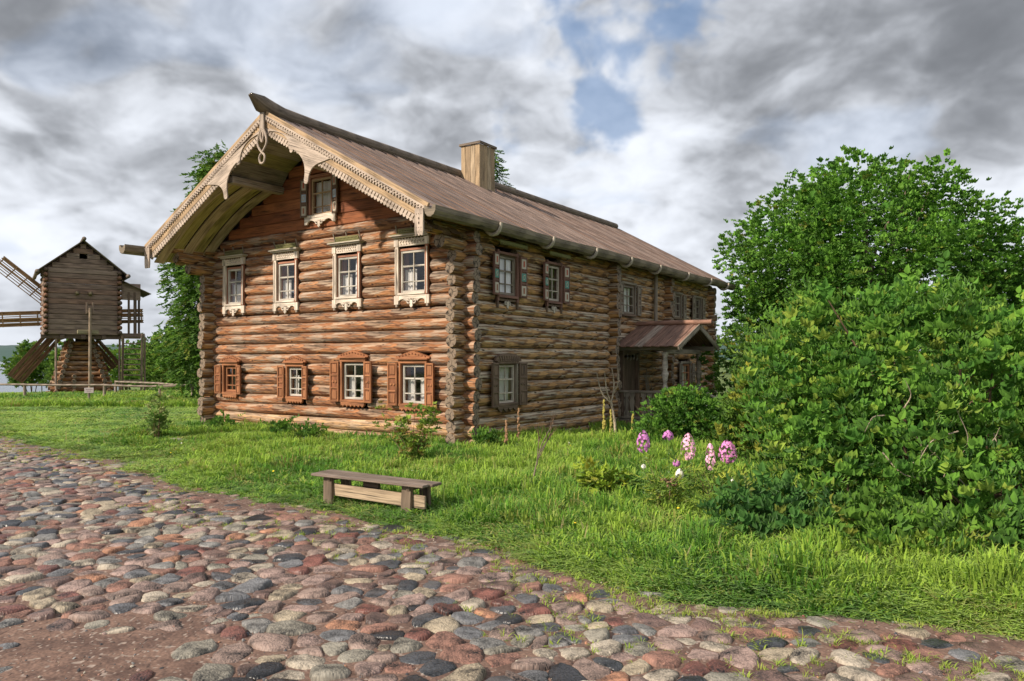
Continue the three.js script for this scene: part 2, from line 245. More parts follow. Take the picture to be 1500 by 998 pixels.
{
  const R = rng(91), px = [], dx = .222, dz = .188;
  for (let j = 0; j < 100; j++) for (let i = -80; i < 44; i++) {
    const x = (i + (j % 2) * .5 + (R() - .5) * 1.0) * dx, z = -2.6 - (j + (R() - .5) * 1.0) * dz, drop = R();
    if (Math.abs(x) > -z * .70 + 1.9 || z < edgeZ(x) - 1.2) continue;
    if (drop < .10) continue; if (drop > .94) px.push([x + .1, z + (R() - .5) * .08]);
    px.push([x, z]);
  }
  // neighbours on a coarse grid, then each stone is its Voronoi cell, drawn in, chipped and domed
  const cell = new Map(), key = (a, b) => a + ',' + b;
  px.forEach(([x, z], i) => { const k = key(Math.floor(x / .45), Math.floor(z / .45)); if (!cell.has(k)) cell.set(k, []); cell.get(k).push(i); });
  const tones = [[.17, .165, .155], [.12, .122, .128], [.045, .048, .054], [.026, .026, .029], [.25, .175, .15], [.22, .115, .085], [.155, .062, .047], [.27, .225, .16], [.30, .26, .205], [.13, .082, .068], [.20, .185, .15], [.30, .15, .09], [.075, .075, .08], [.21, .15, .125]];
  const weight = [9, 7, 7, 6, 15, 12, 9, 12, 9, 10, 9, 5, 6, 14], wsum = weight.reduce((a, b) => a + b);
  const stoneMat = tones.map((c, i) => new THREE.MeshStandardMaterial({ color: col(c[0] * 1.4, c[1] * 1.4, c[2] * 1.4), map: TX.stone, bumpMap: TX.stoneB, bumpScale: .009, roughness: i === 2 || i === 3 || i === 12 ? .36 : .5 + .22 * (i % 3) / 2 }));
  const stones = [];
  px.forEach(([x, z], idx) => {
    let pl = [[-.5, -.5], [.5, -.5], [.5, .5], [-.5, .5]];
    const cx = Math.floor(x / .45), cz = Math.floor(z / .45);
    for (let a = -1; a <= 1; a++) for (let b = -1; b <= 1; b++) for (const k of cell.get(key(cx + a, cz + b)) ?? []) {
      if (k === idx) continue;
      const nx = px[k][0] - x, nz = px[k][1] - z, d2 = (nx * nx + nz * nz) / 2, out = [];
      for (let i = 0; i < pl.length; i++) {
        const p = pl[i], q = pl[(i + 1) % pl.length], sp = p[0] * nx + p[1] * nz - d2, sq = q[0] * nx + q[1] * nz - d2;
        if (sp <= 0) out.push(p);
        if (sp * sq < 0) { const t = sp / (sp - sq); out.push([mix(p[0], q[0], t), mix(p[1], q[1], t)]); }
      }
      pl = out; if (pl.length < 3) return;
    }
    const s = roadSide(x, z); if (s < -.12) return;
    const soilPatch = sstep(1.35, .3, Math.hypot((x + 3.3) / 1.45, (z + 4.5) / .95)), rim = sstep(.75, .0, s);
    if (R() < soilPatch * .85 || R() < rim * .35) return;
    let k = R() * wsum, tone = 0; while ((k -= weight[tone]) > 0) tone++;
    // outline: walk the cell by angle, support-blended to round its corners
    const n = 12, ctr = pl.reduce((a, p) => [a[0] + p[0] / pl.length, a[1] + p[1] / pl.length], [0, 0]), shrink = (.86 + R() * .12) * (1 - .35 * soilPatch) * (1 - .28 * rim * R()), sd = R() * 100, rad = [];
    for (let i = 0; i < n; i++) {
      const a = i / n * Math.PI * 2, ux = Math.cos(a), uz = Math.sin(a); let r = .3;
      for (let e = 0; e < pl.length; e++) { const p = pl[e], q = pl[(e + 1) % pl.length], ex = q[0] - p[0], ez = q[1] - p[1], den = ux * ez - uz * ex; if (Math.abs(den) < 1e-9) continue; const t = ((p[0] - ctr[0]) * ez - (p[1] - ctr[1]) * ex) / den; if (t > 0) r = Math.min(r, t); }
      rad.push(Math.min(r, .235));
    }
    const sm = rad.map((r, i) => (.11 * rad[(i + n - 1) % n] + .78 * r + .11 * rad[(i + 1) % n]) * shrink * (1 + (n2(i * .9 + sd, 3, 0, 0, 841) - .5) * .30));
    const mean = sm.reduce((a, b) => a + b) / n, hh = clamp(mean * (.12 + R() * .20), .009, .034) * (1 - .5 * rim), flat = R();
    const tx = (R() - .5) * .22, tz = (R() - .5) * .24, ridge = R() * 6.28, P = [], U = [], I = [], y0 = bed(x, z) - .003 - soilPatch * .012 - rim * .008, uo = R() * 7, vo = R() * 7;
    const rings = [[1.10, -.03], [1, .04], [.95, .52], [.80, .84 + flat * .14], [.45, .95 + flat * .05]];
    rings.forEach(([f, h], ri) => { for (let i = 0; i < n; i++) { const a = i / n * 6.28318, r = sm[i] * f, ox = ctr[0] + Math.cos(a) * r, oz = ctr[1] + Math.sin(a) * r, lump = (n2(ox * 14 + sd, oz * 14, 0, 0, 842) - .5) * .75 * hh + .28 * hh * Math.cos(a - ridge) * f; P.push(ox, y0 + (h < 0 ? h : h * hh + lump * h + tx * ox + tz * oz), oz); U.push(ox / .55 + uo, oz / .55 + vo); } });
    P.push(ctr[0], y0 + hh * (1 + (R() - .5) * .16), ctr[1]); U.push(ctr[0] / .55 + uo, ctr[1] / .55 + vo);
    for (let r = 0; r < rings.length - 1; r++) for (let i = 0; i < n; i++) { const a = r * n + i, b = r * n + (i + 1) % n; I.push(a, a + n, b, b, a + n, b + n); }
    const c = rings.length * n; for (let i = 0; i < n; i++) I.push((rings.length - 1) * n + i, c, (rings.length - 1) * n + (i + 1) % n);
    const g = new THREE.BufferGeometry(); g.setAttribute('position', new THREE.Float32BufferAttribute(P, 3)); g.setAttribute('uv', new THREE.Float32BufferAttribute(U, 2)); g.setIndex(I); g.computeVertexNormals();
    const inView = Math.abs(x) < -z * .69 + .1 && z < -4.25;
    stones.push({ g, x, z, tone, size: inView ? mean * mean / Math.abs(z) ** 3 : 0 });
  });
  stones.sort((a, b) => b.size - a.size);
  const rest = tones.map(() => []);
  stones.forEach((s, i) => { if (i < 300) { const m = mesh('cobblestone', s.g, stoneMat[s.tone], road); m.position.set(s.x, 0, s.z); } else rest[s.tone].push(s.g.toNonIndexed().translate(s.x, 0, s.z)); });
  const b = new B(); rest.forEach((l, i) => l.forEach((g) => b.add(g, stoneMat[i]))); b.build('further_cobblestones', road).userData.kind = 'stuff';
  // grit and small pebbles in the joints
  const pg = new THREE.IcosahedronGeometry(1, 0); pg.scale(1, .6, 1);
  const N = 4200, peb = new THREE.InstancedMesh(pg, new THREE.MeshStandardMaterial({ color: 0xffffff, roughness: .85 }), N), M = new THREE.Matrix4(), q = new THREE.Quaternion(), C = new THREE.Color(); let k = 0;
  while (k < N) { const z = -3.2 - 9 * Math.pow(R(), 1.9), x = (R() * 2 - 1) * (-z * .7 + .8); if (roadSide(x, z) < -.1) continue; const r = .003 + .011 * Math.pow(R(), 3); q.setFromEuler(new THREE.Euler(R(), R() * 6, R())); peb.setMatrixAt(k, M.compose(new THREE.Vector3(x, bed(x, z) + .001, z), q, new THREE.Vector3(r * (1 + R() * .6), r, r))); const t = tones[Math.floor(R() * tones.length)], f = 1 + R() * .5; peb.setColorAt(k, C.setRGB(t[0] * f, t[1] * f, t[2] * f)); k++; }
  peb.name = 'grit'; peb.userData.kind = 'stuff'; peb.receiveShadow = true; road.add(peb);
}
// lake and far shore
{
  const g = new THREE.PlaneGeometry(3600, 2600, 1, 1).rotateX(-Math.PI / 2).translate(-1500, -4.3, -1350); { const p = g.attributes.position, uv = g.attributes.uv; for (let i = 0; i < p.count; i++) uv.setXY(i, p.getX(i) / 30, p.getZ(i) / 30); }
  const rip = makeTex(512, 512, (u, v) => fbm2(u * 10, v * 30, 4, 10, 30, 861), false);
  structure(new THREE.Mesh(g, new THREE.MeshStandardMaterial({ color: col(.10, .13, .16), roughness: .22, metalness: 0, bumpMap: rip, bumpScale: .25 })), 'lake', 'pale grey lake water behind the windmill', 'lake');
  const P = [], I = [], n = 220; for (let i = 0; i <= n; i++) { const t = i / n, x = mix(-2200, 500, t), z = -1350 - 120 * Math.sin(t * 5), h = 10 + 26 * fbm2(t * 14, 2, 4, 0, 0, 871); P.push(x, -6, z, x, h * .75, z - 30, x, h + 6, z - 110, x, -6, z - 260); }
  for (let i = 0; i < n; i++) for (let j = 0; j < 3; j++) { const a = i * 4 + j; I.push(a, a + 4, a + 1, a + 1, a + 4, a + 5); }
  const h = new THREE.BufferGeometry(); h.setAttribute('position', new THREE.Float32BufferAttribute(P, 3)); h.setIndex(I); h.computeVertexNormals();
  structure(new THREE.Mesh(h, std({ color: col(.045, .085, .075), roughness: 1 })), 'far_hills', 'low wooded hills on the far shore of the lake', 'hills');
}
// ---------- the log house ----------
// house axes: x along the front (0 at the near corner, negative to the far end), z out of the front, y up
const HW = 8.42, HL = 14.86, RX = -4.21, RY = 7.27, SL = .551, SA = Math.atan(SL);
const roofY = (x) => RY - SL * Math.abs(x - RX);
const endMat = std({ map: TX.end, color: col(.30, .23, .17), roughness: .95 });
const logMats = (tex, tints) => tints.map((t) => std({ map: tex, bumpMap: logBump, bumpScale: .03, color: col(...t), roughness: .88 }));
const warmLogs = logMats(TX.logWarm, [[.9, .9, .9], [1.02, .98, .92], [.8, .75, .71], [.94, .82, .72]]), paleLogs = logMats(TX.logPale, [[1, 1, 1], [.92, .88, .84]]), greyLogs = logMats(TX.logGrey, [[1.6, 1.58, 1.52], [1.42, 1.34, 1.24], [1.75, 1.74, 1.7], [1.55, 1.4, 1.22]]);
const rLog = rng(33);
// a log along x from 0 to L; v = .5 faces +z, .75 faces up
function logGeo(L, r0, r1 = r0, sd = rLog() * 1000, nr = 14) {
  const P = [], N = [], U = [], I = [], nl = Math.max(2, Math.ceil(L / .45)), uo = rLog() * 3, vj = (rLog() - .5) * .10, xs = [0, .018];
  for (let i = 1; i < nl; i++) xs.push(L * i / nl); xs.push(L - .018, L);
  const m = xs.length - 1;
  xs.forEach((x, i) => {
    const e = i === 0 || i === m ? .93 : 1, by = (n2(x * .5 + sd, 1, 0, 0, 881) - .5) * .034, bz = (n2(x * .5 + sd, 7, 0, 0, 882) - .5) * .034;
    for (let j = 0; j <= nr; j++) {
      const a = -Math.PI + j / nr * Math.PI * 2, r = mix(r0, r1, x / L) * e * (1 + (n2(x * 1.3 + sd, (j % nr) * .8, 0, 0, 883) - .5) * .085);
      P.push(x, by + Math.sin(a) * r, bz + Math.cos(a) * r); N.push(0, Math.sin(a), Math.cos(a)); U.push((x + uo) / 3, j / nr + vj);
    }
  });
  for (let i = 0; i < m; i++) for (let j = 0; j < nr; j++) { const a = i * (nr + 1) + j, b = a + nr + 1; I.push(a, b, a + 1, b, b + 1, a + 1); }
  const side = I.length;
  for (const e of [0, m]) { const b0 = P.length / 3; for (let j = 0; j <= nr; j++) { const k = (e * (nr + 1) + j) * 3, a = j / nr * 6.28318; P.push(P[k], P[k + 1], P[k + 2]); N.push(e ? 1 : -1, 0, 0); U.push(.5 + .47 * Math.cos(a + sd), .5 + .47 * Math.sin(a + sd)); } const c = P.length / 3; P.push(e ? L : 0, P[(b0) * 3 + 1] * 0 + 0, 0); N.push(e ? 1 : -1, 0, 0); U.push(.5, .5); for (let j = 0; j < nr; j++) e ? I.push(c, b0 + j + 1, b0 + j) : I.push(c, b0 + j, b0 + j + 1); }
  const g = new THREE.BufferGeometry(); g.setAttribute('position', new THREE.Float32BufferAttribute(P, 3)); g.setAttribute('normal', new THREE.Float32BufferAttribute(N, 3)); g.setAttribute('uv', new THREE.Float32BufferAttribute(U, 2)); g.setIndex(I);
  g.addGroup(0, side, 0); g.addGroup(side, I.length - side, 1);
  return g;
}
const pick = (a) => a[Math.floor(rLog() * a.length)];
function log(parent, x0, x1, y, z, r, mats, name = 'log') { const m = mesh(name, logGeo(x1 - x0, r * (.95 + rLog() * .12), r * (.95 + rLog() * .12)), [Array.isArray(mats) ? pick(mats) : mats, endMat], parent); m.position.set(x0, y, z); return m; }
// courses of logs along x with openings cut out: holes [x0, x1, y0, y1]
function courses(parent, x0, x1, ys, r, mats, holes = [], clip = false) {
  for (const y of ys) {
    let seg = [[x0, x1]];
    for (const [a, b, c, d] of holes) if (y + .09 > c && y - .09 < d) seg = seg.flatMap(([p, q]) => (b <= p || a >= q ? [[p, q]] : [[p, a], [b, q]].filter(([m, n]) => n - m > .12)));
    for (let [p, q] of seg) log(parent, (clip && y > 4.3 ? Math.max(p, 2 * RX - (RX + (RY - y - .32) / SL)) : p) + (p === x0 && y < 4.3 ? (rLog() - .5) * .10 : 0), (clip && y > 4.3 ? Math.min(q, RX + (RY - y - .32) / SL) : q) + (q === x1 && y < 4.3 ? (rLog() - .5) * .10 : 0), y, (rLog() - .5) * .012, r, typeof mats === 'function' ? mats(y) : mats);
  }
}
const house = thing('log_house', 'large two-storey log house with carved gable, wooden chimney and roofed side porch', 'house', null, [-1.0, 0, -15.5], -33.7 * Math.PI / 180);

const pm = (r, g, b, o = {}) => std({ map: TX.plank, bumpMap: TX.plank, bumpScale: .006, color: col(r, g, b), ...o });
const M = {
  roof: [pm(.235, .165, .135), pm(.18, .122, .098), pm(.285, .205, .17), pm(.215, .135, .10)], deck: pm(.12, .09, .07),
  ridge: pm(.20, .155, .12), gutter: pm(.25, .205, .15), barge: pm(.48, .335, .20), lace: pm(.53, .43, .35), laceGrey: pm(.40, .33, .27),
  soffit: [pm(.38, .25, .10), pm(.50, .40, .27), pm(.26, .16, .08), pm(.42, .37, .13)], vault: [pm(.25, .22, .18), pm(.32, .29, .12), pm(.40, .34, .28)], gable: [pm(.30, .10, .035), pm(.24, .075, .028), pm(.36, .13, .05)],
  white: pm(.82, .71, .60), whitePaint: pm(.60, .565, .50), redJamb: pm(.42, .19, .12), brown: pm(.40, .165, .07), brownDark: pm(.29, .11, .048), darkWood: pm(.20, .135, .092), maroon: pm(.235, .12, .09), grey: pm(.30, .255, .20), moss: pm(.27, .26, .11), greyLight: pm(.60, .53, .44),
  panelWhite: std({ color: col(.50, .44, .35), roughness: .8 }), panelBlue: std({ color: col(.42, .50, .62), roughness: .7 }), panelGreen: std({ color: col(.10, .27, .22), roughness: .7 }), panelRed: std({ color: col(.40, .10, .06), roughness: .8 }),
  glass: new THREE.MeshPhysicalMaterial({ color: 0xffffff, transmission: 1, thickness: 0, roughness: .03, ior: 1.6, specularIntensity: 1 }),
  curtain: new THREE.MeshPhysicalMaterial({ color: col(.82, .80, .76), roughness: 1, transmission: .3, thickness: 0, side: THREE.DoubleSide }), doorWood: pm(.16, .11, .075), chimney: [pm(.46, .33, .20), pm(.38, .27, .165), pm(.50, .38, .25)], porchRoof: [pm(.235, .13, .092), pm(.27, .15, .105), pm(.20, .112, .08), pm(.38, .30, .24)], post: pm(.55, .49, .42),
};
// walls
const UP = [[-7.40, .31], [-5.365, .325], [-3.25, .33], [-1.28, .36]], LO = [[-7.545, .255, 1.0, 1.65], [-5.03, .26, .95, 1.64], [-3.05, .34, .93, 1.76], [-1.25, .335, .9, 1.73]];
const frontHoles = [...UP.map(([c, w]) => [c - w - .10, c + w + .10, 3.24, 4.30]), ...LO.map(([c, w, a, b]) => [c - w - .08, c + w + .08, a - .05, b + .08])];
const fw = sub('front_wall', house);
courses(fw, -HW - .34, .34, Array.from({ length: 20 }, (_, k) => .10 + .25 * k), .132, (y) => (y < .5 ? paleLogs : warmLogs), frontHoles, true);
const sw = sub('side_wall', house); sw.rotation.y = Math.PI / 2;
const sideHoles = [[.95, 1.85, 3.2, 4.2], [3.04, 3.82, 3.2, 4.15], [.97, 1.80, .82, 1.78], [7.25, 8.25, 3.1, 4.05], [11.2, 12.0, 3.2, 4.05], [13.1, 13.9, 3.2, 4.05], [11.8, 12.9, .8, 1.72], [7.2, 8.6, -.2, 2.1]];
const sideY = Array.from({ length: 20 }, (_, k) => -.025 + .25 * k);
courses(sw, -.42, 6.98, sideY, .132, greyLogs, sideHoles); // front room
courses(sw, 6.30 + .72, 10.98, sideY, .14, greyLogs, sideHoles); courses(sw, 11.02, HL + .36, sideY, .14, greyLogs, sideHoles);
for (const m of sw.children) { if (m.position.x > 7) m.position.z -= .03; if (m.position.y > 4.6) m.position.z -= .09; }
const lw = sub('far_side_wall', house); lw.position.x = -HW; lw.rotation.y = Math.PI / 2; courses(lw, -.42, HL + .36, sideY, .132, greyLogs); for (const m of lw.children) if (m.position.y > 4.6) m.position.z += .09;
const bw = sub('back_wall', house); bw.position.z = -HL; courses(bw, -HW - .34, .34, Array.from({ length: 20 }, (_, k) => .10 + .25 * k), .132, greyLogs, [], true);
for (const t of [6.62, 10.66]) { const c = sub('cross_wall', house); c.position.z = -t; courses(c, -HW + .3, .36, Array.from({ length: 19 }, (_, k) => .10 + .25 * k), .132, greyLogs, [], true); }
// consoles: top logs of the side walls stepping out to carry the roof
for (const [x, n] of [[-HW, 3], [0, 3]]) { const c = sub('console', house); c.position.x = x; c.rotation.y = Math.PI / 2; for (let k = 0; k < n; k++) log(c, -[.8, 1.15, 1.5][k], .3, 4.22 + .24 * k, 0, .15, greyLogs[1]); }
// gable boards
const gb = sub('gable', house);
for (let k = 0; k < 7; k++) { const y = 5.10 + k * .262, half = (RY - y - .235) / SL - .02; if (half < .2) continue; const parts = y > 5.15 && y < 6.3 ? [[RX - half, RX - .44], [RX + .49, RX + half]] : [[RX - half, RX + half]]; for (const [a, b] of parts) mesh('hewn_log', box(b - a, .266, .18, (a + b) / 2, y, .02 + (k % 2) * .012, 'x', .03), M.gable[k % 3], gb); }
mesh('gable_backing', extrude(poly([[RX - 4.0, 4.95], [RX - .4, 4.95], [RX - .4, 6.3], [RX + .44, 6.3], [RX + .44, 4.95], [RX + 4.0, 4.95], [RX, RY - .16]]), .04, 'x', 0).translate(0, 0, -.10), M.gable[1], gb);
// floor and loft so that light stays outside
mesh('floor', box(HW - .1, .1, HL - .1, -HW / 2, .55, -HL / 2, 'x', 0), M.deck, house); mesh('loft', box(HW - .1, .1, HL - .1, -HW / 2, 4.83, -HL / 2, 'x', 0), M.deck, house);

// foundation stones
{ const R = rng(7); for (let i = 0; i < 16; i++) { const g = new THREE.IcosahedronGeometry(.17 + R() * .08, 2), p = g.attributes.position; const s = R() * 50; for (let k = 0; k < p.count; k++) { const f = .8 + .4 * n3(p.getX(k) * 7 + s, p.getY(k) * 7, p.getZ(k) * 7, 3); p.setXYZ(k, p.getX(k) * f * 1.3, p.getY(k) * f * .6, p.getZ(k) * f); } g.computeVertexNormals(); const m = mesh('foundation_stone', g, std({ map: TX.stone, color: col(.55, .53, .5) }), house); i < 9 ? m.position.set(-HW + .3 + i * 1.0 + R() * .2, -.05, .02) : m.position.set(0, -.12, -.6 - (i - 9) * .9); } }

// roof
const ZF = 1.62, ZB = -16.2;
for (const s of [1, -1]) {
  const slope = sub('roof_slope', house); slope.position.set(RX, RY, 0); slope.rotation.z = s > 0 ? -SA : Math.PI + SA;
  const len = (HW / 2 + .42) / Math.cos(SA), R = rng(17 + s), n = 86, w = (ZF - ZB) / n, up = s > 0 ? 1 : -1;
  const geos = [0, 1, 2, 3].map(() => box(len, .034, w - .009, len / 2, 0, 0, 'x', .007));
  for (let k = 0; k < n; k++) { const m = mesh('roof_board', geos[Math.floor(R() * 4)], M.roof[Math.floor(R() * 4)], slope); m.position.set(R() * .05, up * ((k % 2) * .022 - .024 + R() * .010), ZF - (k + .5) * w); }
  const deck = mesh('roof_deck', box(len - .05, .03, ZF - ZB - .08, len / 2, up * -.062, (ZF + ZB) / 2, 'x', 0), M.deck, slope);
}
// ridge log with its thick carved butt looking out over the front
{ const g = limb([[RX, RY + .30, 2.06, .05], [RX, RY + .235, 1.98, .16], [RX, RY + .15, 1.72, .20], [RX, RY + .085, 1.3, .165], [RX, RY + .07, .4, .145], [RX, RY + .06, -6, .14], [RX, RY + .06, -15.85, .13]], 12, 60, .02, 3); mesh('ridge_log', g, M.ridge, house); }
// gutter logs under the eaves
function gutter(x, z0, z1, s) {
  const sh = poly([[-.13, .09], [-.145, .03], [-.12, -.07], [-.06, -.13], [.02, -.145], [.09, -.11], [.14, -.03], [.145, .07], [.085, .085], [.05, .02], [-.01, 0], [-.06, .03]].map(([a, b]) => [a * s, b]));
  const g = grain(new THREE.ExtrudeGeometry(sh, { depth: z0 - z1, bevelEnabled: false, steps: 30 }), 'z'); const p = g.attributes.position; for (let i = 0; i < p.count; i++) { const z = p.getZ(i), f = 1 + (n2(z * .8, s + 3, 0, 0, 891) - .5) * .16; p.setXY(i, p.getX(i) * f + (n2(z * .5, 9, 0, 0, 892) - .5) * .05, p.getY(i) * f + (n2(z * .5, 4 + s, 0, 0, 893) - .5) * .05); }
  g.computeVertexNormals(); const m = mesh('gutter_log', g, M.gutter, house); m.position.set(x, 4.60, z1); return m;
}
gutter(.54, 1.74, -16.3, 1); gutter(-HW - .54, 2.25, -16.3, -1);
for (const t of [.3, 2.45, 4.6, 6.7, 8.75, 11.1, 13.3, 15.2]) { const z = -t; mesh('gutter_hook', limb([[.02, 4.83, z, .05], [.30, 4.60, z, .05], [.47, 4.445, z, .048], [.60, 4.43, z, .045], [.70, 4.52, z, .04], [.735, 4.66, z, .028]], 7, 12, .05, Math.floor(t * 10)), M.greyLight, house); }

// barge boards, carved strips and lace on the front edge of the roof
function strip(y0, y1, tooth, holes, x0 = 0, x1 = 5.29, square = false) {
  const a = Math.tan(SA), pts = [[Math.max(x0, -y0 * a), y0], [x1, y0]], n = Math.round((x1 - x0) / tooth), st = Math.max(x0, -y1 * a);
  if (!n || tooth > 5) { pts.push([x1, y1], [st, y1]); } else { for (let i = n; i > 0; i--) { const b = st + (x1 - st) * i / n, c = st + (x1 - st) * (i - 1) / n, w = b - c; if (square) pts.push([b, y1], [b - w * .45, y1], [b - w * .45, y1 + tooth * .55], [c, y1 + tooth * .55]); else pts.push([b, y1 + tooth * .5], [b - w * .30, y1 + tooth * .05], [b - w * .62, y1], [c + w * .08, y1 + tooth * .32]); } pts.push([st, y1 + tooth * .3]); }
  const hs = []; if (holes) for (let x = Math.max(x0, -y1 * a) + .12; x < x1 - .06; x += holes[0]) { const w = holes[1], h = holes[2], y = holes[3]; hs.push([[x - w, y - h], [x + w * .3, y - h], [x + w, y], [x + w, y + h], [x - w * .3, y + h], [x - w, y]]); }
  return poly(pts, hs);
}
for (const s of [1, -1]) {
  const g = sub('barge', house); g.position.set(RX, RY, 0); const rot = new THREE.Matrix4().makeRotationZ(-SA);
  const put = (name, shape, depth, z, mat) => { let e = extrude(shape, depth, 'x', .003).translate(0, 0, z).applyMatrix4(rot); if (s < 0) e = mirrorX(e); return mesh(name, e, mat, g); };
  put('edge_board', strip(.045, -.03, 9, null, 0, 5.33), .05, ZF + .035, M.barge);
  put('pierced_strip', strip(-.035, -.15, .085, [.085, .022, .02, -.085], 0, 5.30, true), .025, ZF + .072, M.lace);
  put('barge_board', strip(-.04, -.27, 9, null), .04, ZF + .022, M.barge);
  put('lace_strip', strip(-.275, -.42, .10, [.095, .017, .045, -.325]), .025, ZF + .03, M.lace);
  // arched fretwork that hangs below the lace near the peak
  const arch = new THREE.Shape(); arch.moveTo(.30, -.36); arch.bezierCurveTo(.75, -.26, 1.02, -.36, 1.12, -.62); arch.bezierCurveTo(1.15, -.70, 1.24, -.66, 1.22, -.58); arch.bezierCurveTo(1.45, -.62, 1.75, -.72, 1.78, -1.12); arch.bezierCurveTo(1.80, -1.24, 1.94, -1.20, 1.90, -1.08); arch.bezierCurveTo(1.86, -.92, 1.95, -.78, 2.1, -.70); arch.lineTo(2.55, -.47); arch.lineTo(2.8, -.40); arch.lineTo(.30, -.30); arch.closePath();
  // drawn in upright axes then turned with the slope
  let ag = extrude(new THREE.Shape(arch.getPoints(8).map((p) => p)), .025, 'x', .003).applyMatrix4(new THREE.Matrix4().makeRotationZ(.16)).translate(0, 0, ZF + .058).applyMatrix4(rot); if (s < 0) ag = mirrorX(ag); mesh('fretwork_arch', ag, M.lace, g);
  // towel board at the low end
  const th = []; for (let r = 0; r < 5; r++) for (let c = 0; c < 3; c++) { const x = -.055 + c * .055, y = -.10 - r * .085, q = r === 1 || r === 2 ? .022 : .012; if (r > 0 && r < 3 && c !== 1) continue; th.push([[x, y - q * 1.6], [x + q, y], [x, y + q * 1.6], [x - q, y]]); }
  let tg = extrude(poly([[-.1, 0], [.1, 0], [.1, -.40], [.085, -.50], [.055, -.50], [.055, -.44], [.02, -.44], [.02, -.50], [-.02, -.50], [-.02, -.44], [-.055, -.44], [-.055, -.50], [-.085, -.50], [-.1, -.40]], th), .03, 'y').translate(4.50, -2.62, ZF + .10); if (s < 0) tg = mirrorX(tg); mesh('towel_board', tg, M.lace, g);
}
// pendant of interlaced loops at the peak
{ const b = new B(); b.add(extrude(poly([[-.055, .02], [.055, .02], [.07, -.36], [-.07, -.36]]), .03, 'y').translate(RX, RY - .04, ZF + .115), M.laceGrey);
  const loop = (pts) => b.add(new THREE.TubeGeometry(new THREE.CatmullRomCurve3(pts.map(([x, y]) => new THREE.Vector3(RX + x, RY + y, ZF + .13)), true), 40, .026, 6, true), M.lace);
  loop([[0, -.36], [.13, -.55], [.15, -.70], [.04, -.86], [-.09, -.98], [-.05, -1.12], [.05, -1.12], [.09, -.98], [-.04, -.86], [-.15, -.70], [-.13, -.55]]); loop([[0, -.42], [.05, -.52], [0, -.66], [-.05, -.52]]); b.build('peak_pendant', house); }
// boarded vault under the overhang
for (const s of [1, -1]) {
  const v = sub('overhang_vault', house), fx = (x) => (s > 0 ? x : 2 * RX - x), X0 = .26, X1 = -2.88, curve = (t) => [mix(X0, X1, t), mix(4.30, 6.05, t) + .27 * Math.sin(Math.PI * t)];
  for (let k = 0; k < 5; k++) {
    const z1 = ZF - .05 - k * .285, z0 = z1 - .262, P = [], I = [], U = [], n = 14, dy = (k % 2) * .045;
    for (let i = 0; i <= n; i++) { const [x, y] = curve(i / n); for (const [z, d] of [[z0, 0], [z1, 0], [z1, .03], [z0, .03]]) { P.push(fx(x), y + d + dy, z); U.push(i / n * 1.7 + k * .3, (z + d) * 2 + k * .37); } }
    for (let i = 0; i < n; i++) for (let j = 0; j < 4; j++) { const a = i * 4 + j, b = i * 4 + (j + 1) % 4; I.push(a, b, a + 4, b, b + 4, a + 4); }
    let g = new THREE.BufferGeometry(); g.setAttribute('position', new THREE.Float32BufferAttribute(P, 3)); g.setAttribute('uv', new THREE.Float32BufferAttribute(U, 2)); g.setIndex(I); g = g.toNonIndexed(); g.computeVertexNormals(); mesh('vault_board', g, M.soffit[(k * 2 + (s > 0 ? 0 : 1)) % 4], v);
  }
  const prof = [[-2.86, 6.10], [-3.12, 6.42], [-3.50, 6.64], [-3.90, 6.76], [-4.20, 6.79]];
  for (let k = 0; k < 4; k++) { const [a, b] = prof[k], [c, d] = prof[k + 1], L = Math.hypot(c - a, d - b), an = Math.atan2(d - b, (c - a)); let g = box(L + .01, .03, 1.45, 0, 0, 0, 'z', .004, [0, 0, an]).translate((a + c) / 2, (b + d) / 2 + (k % 2) * .006, .85); if (s < 0) g = mirrorX(g.translate(-RX, 0, 0)).translate(RX, 0, 0); mesh('vault_board', g, M.vault[k % 3], v); }
  const m = mesh('vault_beam', box(.2, .17, 1.5, fx(-2.84), 6.0, .82, 'z', .02), M.laceGrey, v);
}
// chimney cased in boards
{ const g = sub('chimney', house), cx = -3.76, cz = -5.62, w = .68, d = .74, y0 = 6.7, y1 = 8.13, n = 4;
  mesh('core', box(w - .06, y1 - y0 - .05, d - .06, cx, (y0 + y1) / 2, cz, 'y', 0), M.deck, g);
  for (let k = 0; k < n; k++) { const q = w / n; for (const sz of [1, -1]) mesh('board', box(q - .008, y1 - y0 - (k % 2) * .02, .03, cx - w / 2 + (k + .5) * q, (y0 + y1) / 2, cz + sz * d / 2, 'y', .005), M.chimney[(k + (sz > 0 ? 0 : 1)) % 3], g); const p = d / n; for (const sx of [1, -1]) mesh('board', box(.03, y1 - y0 - (k % 2) * .02, p - .008, cx + sx * (w / 2 - .01), (y0 + y1) / 2, cz - d / 2 + (k + .5) * p, 'y', .005), M.chimney[(k + 1) % 3], g); }
  for (const [a, b, c, e] of [[w + .1, .07, .06, d / 2 + .03], [w + .1, .07, .06, -d / 2 - .03]]) mesh('cap_board', box(a, b, c, cx, y1 + .03, cz + e, 'x'), M.ridge, g); for (const e of [1, -1]) mesh('cap_board', box(.06, .07, d - .01, cx + e * (w / 2 + .02), y1 + .032, cz, 'z'), M.ridge, g); }
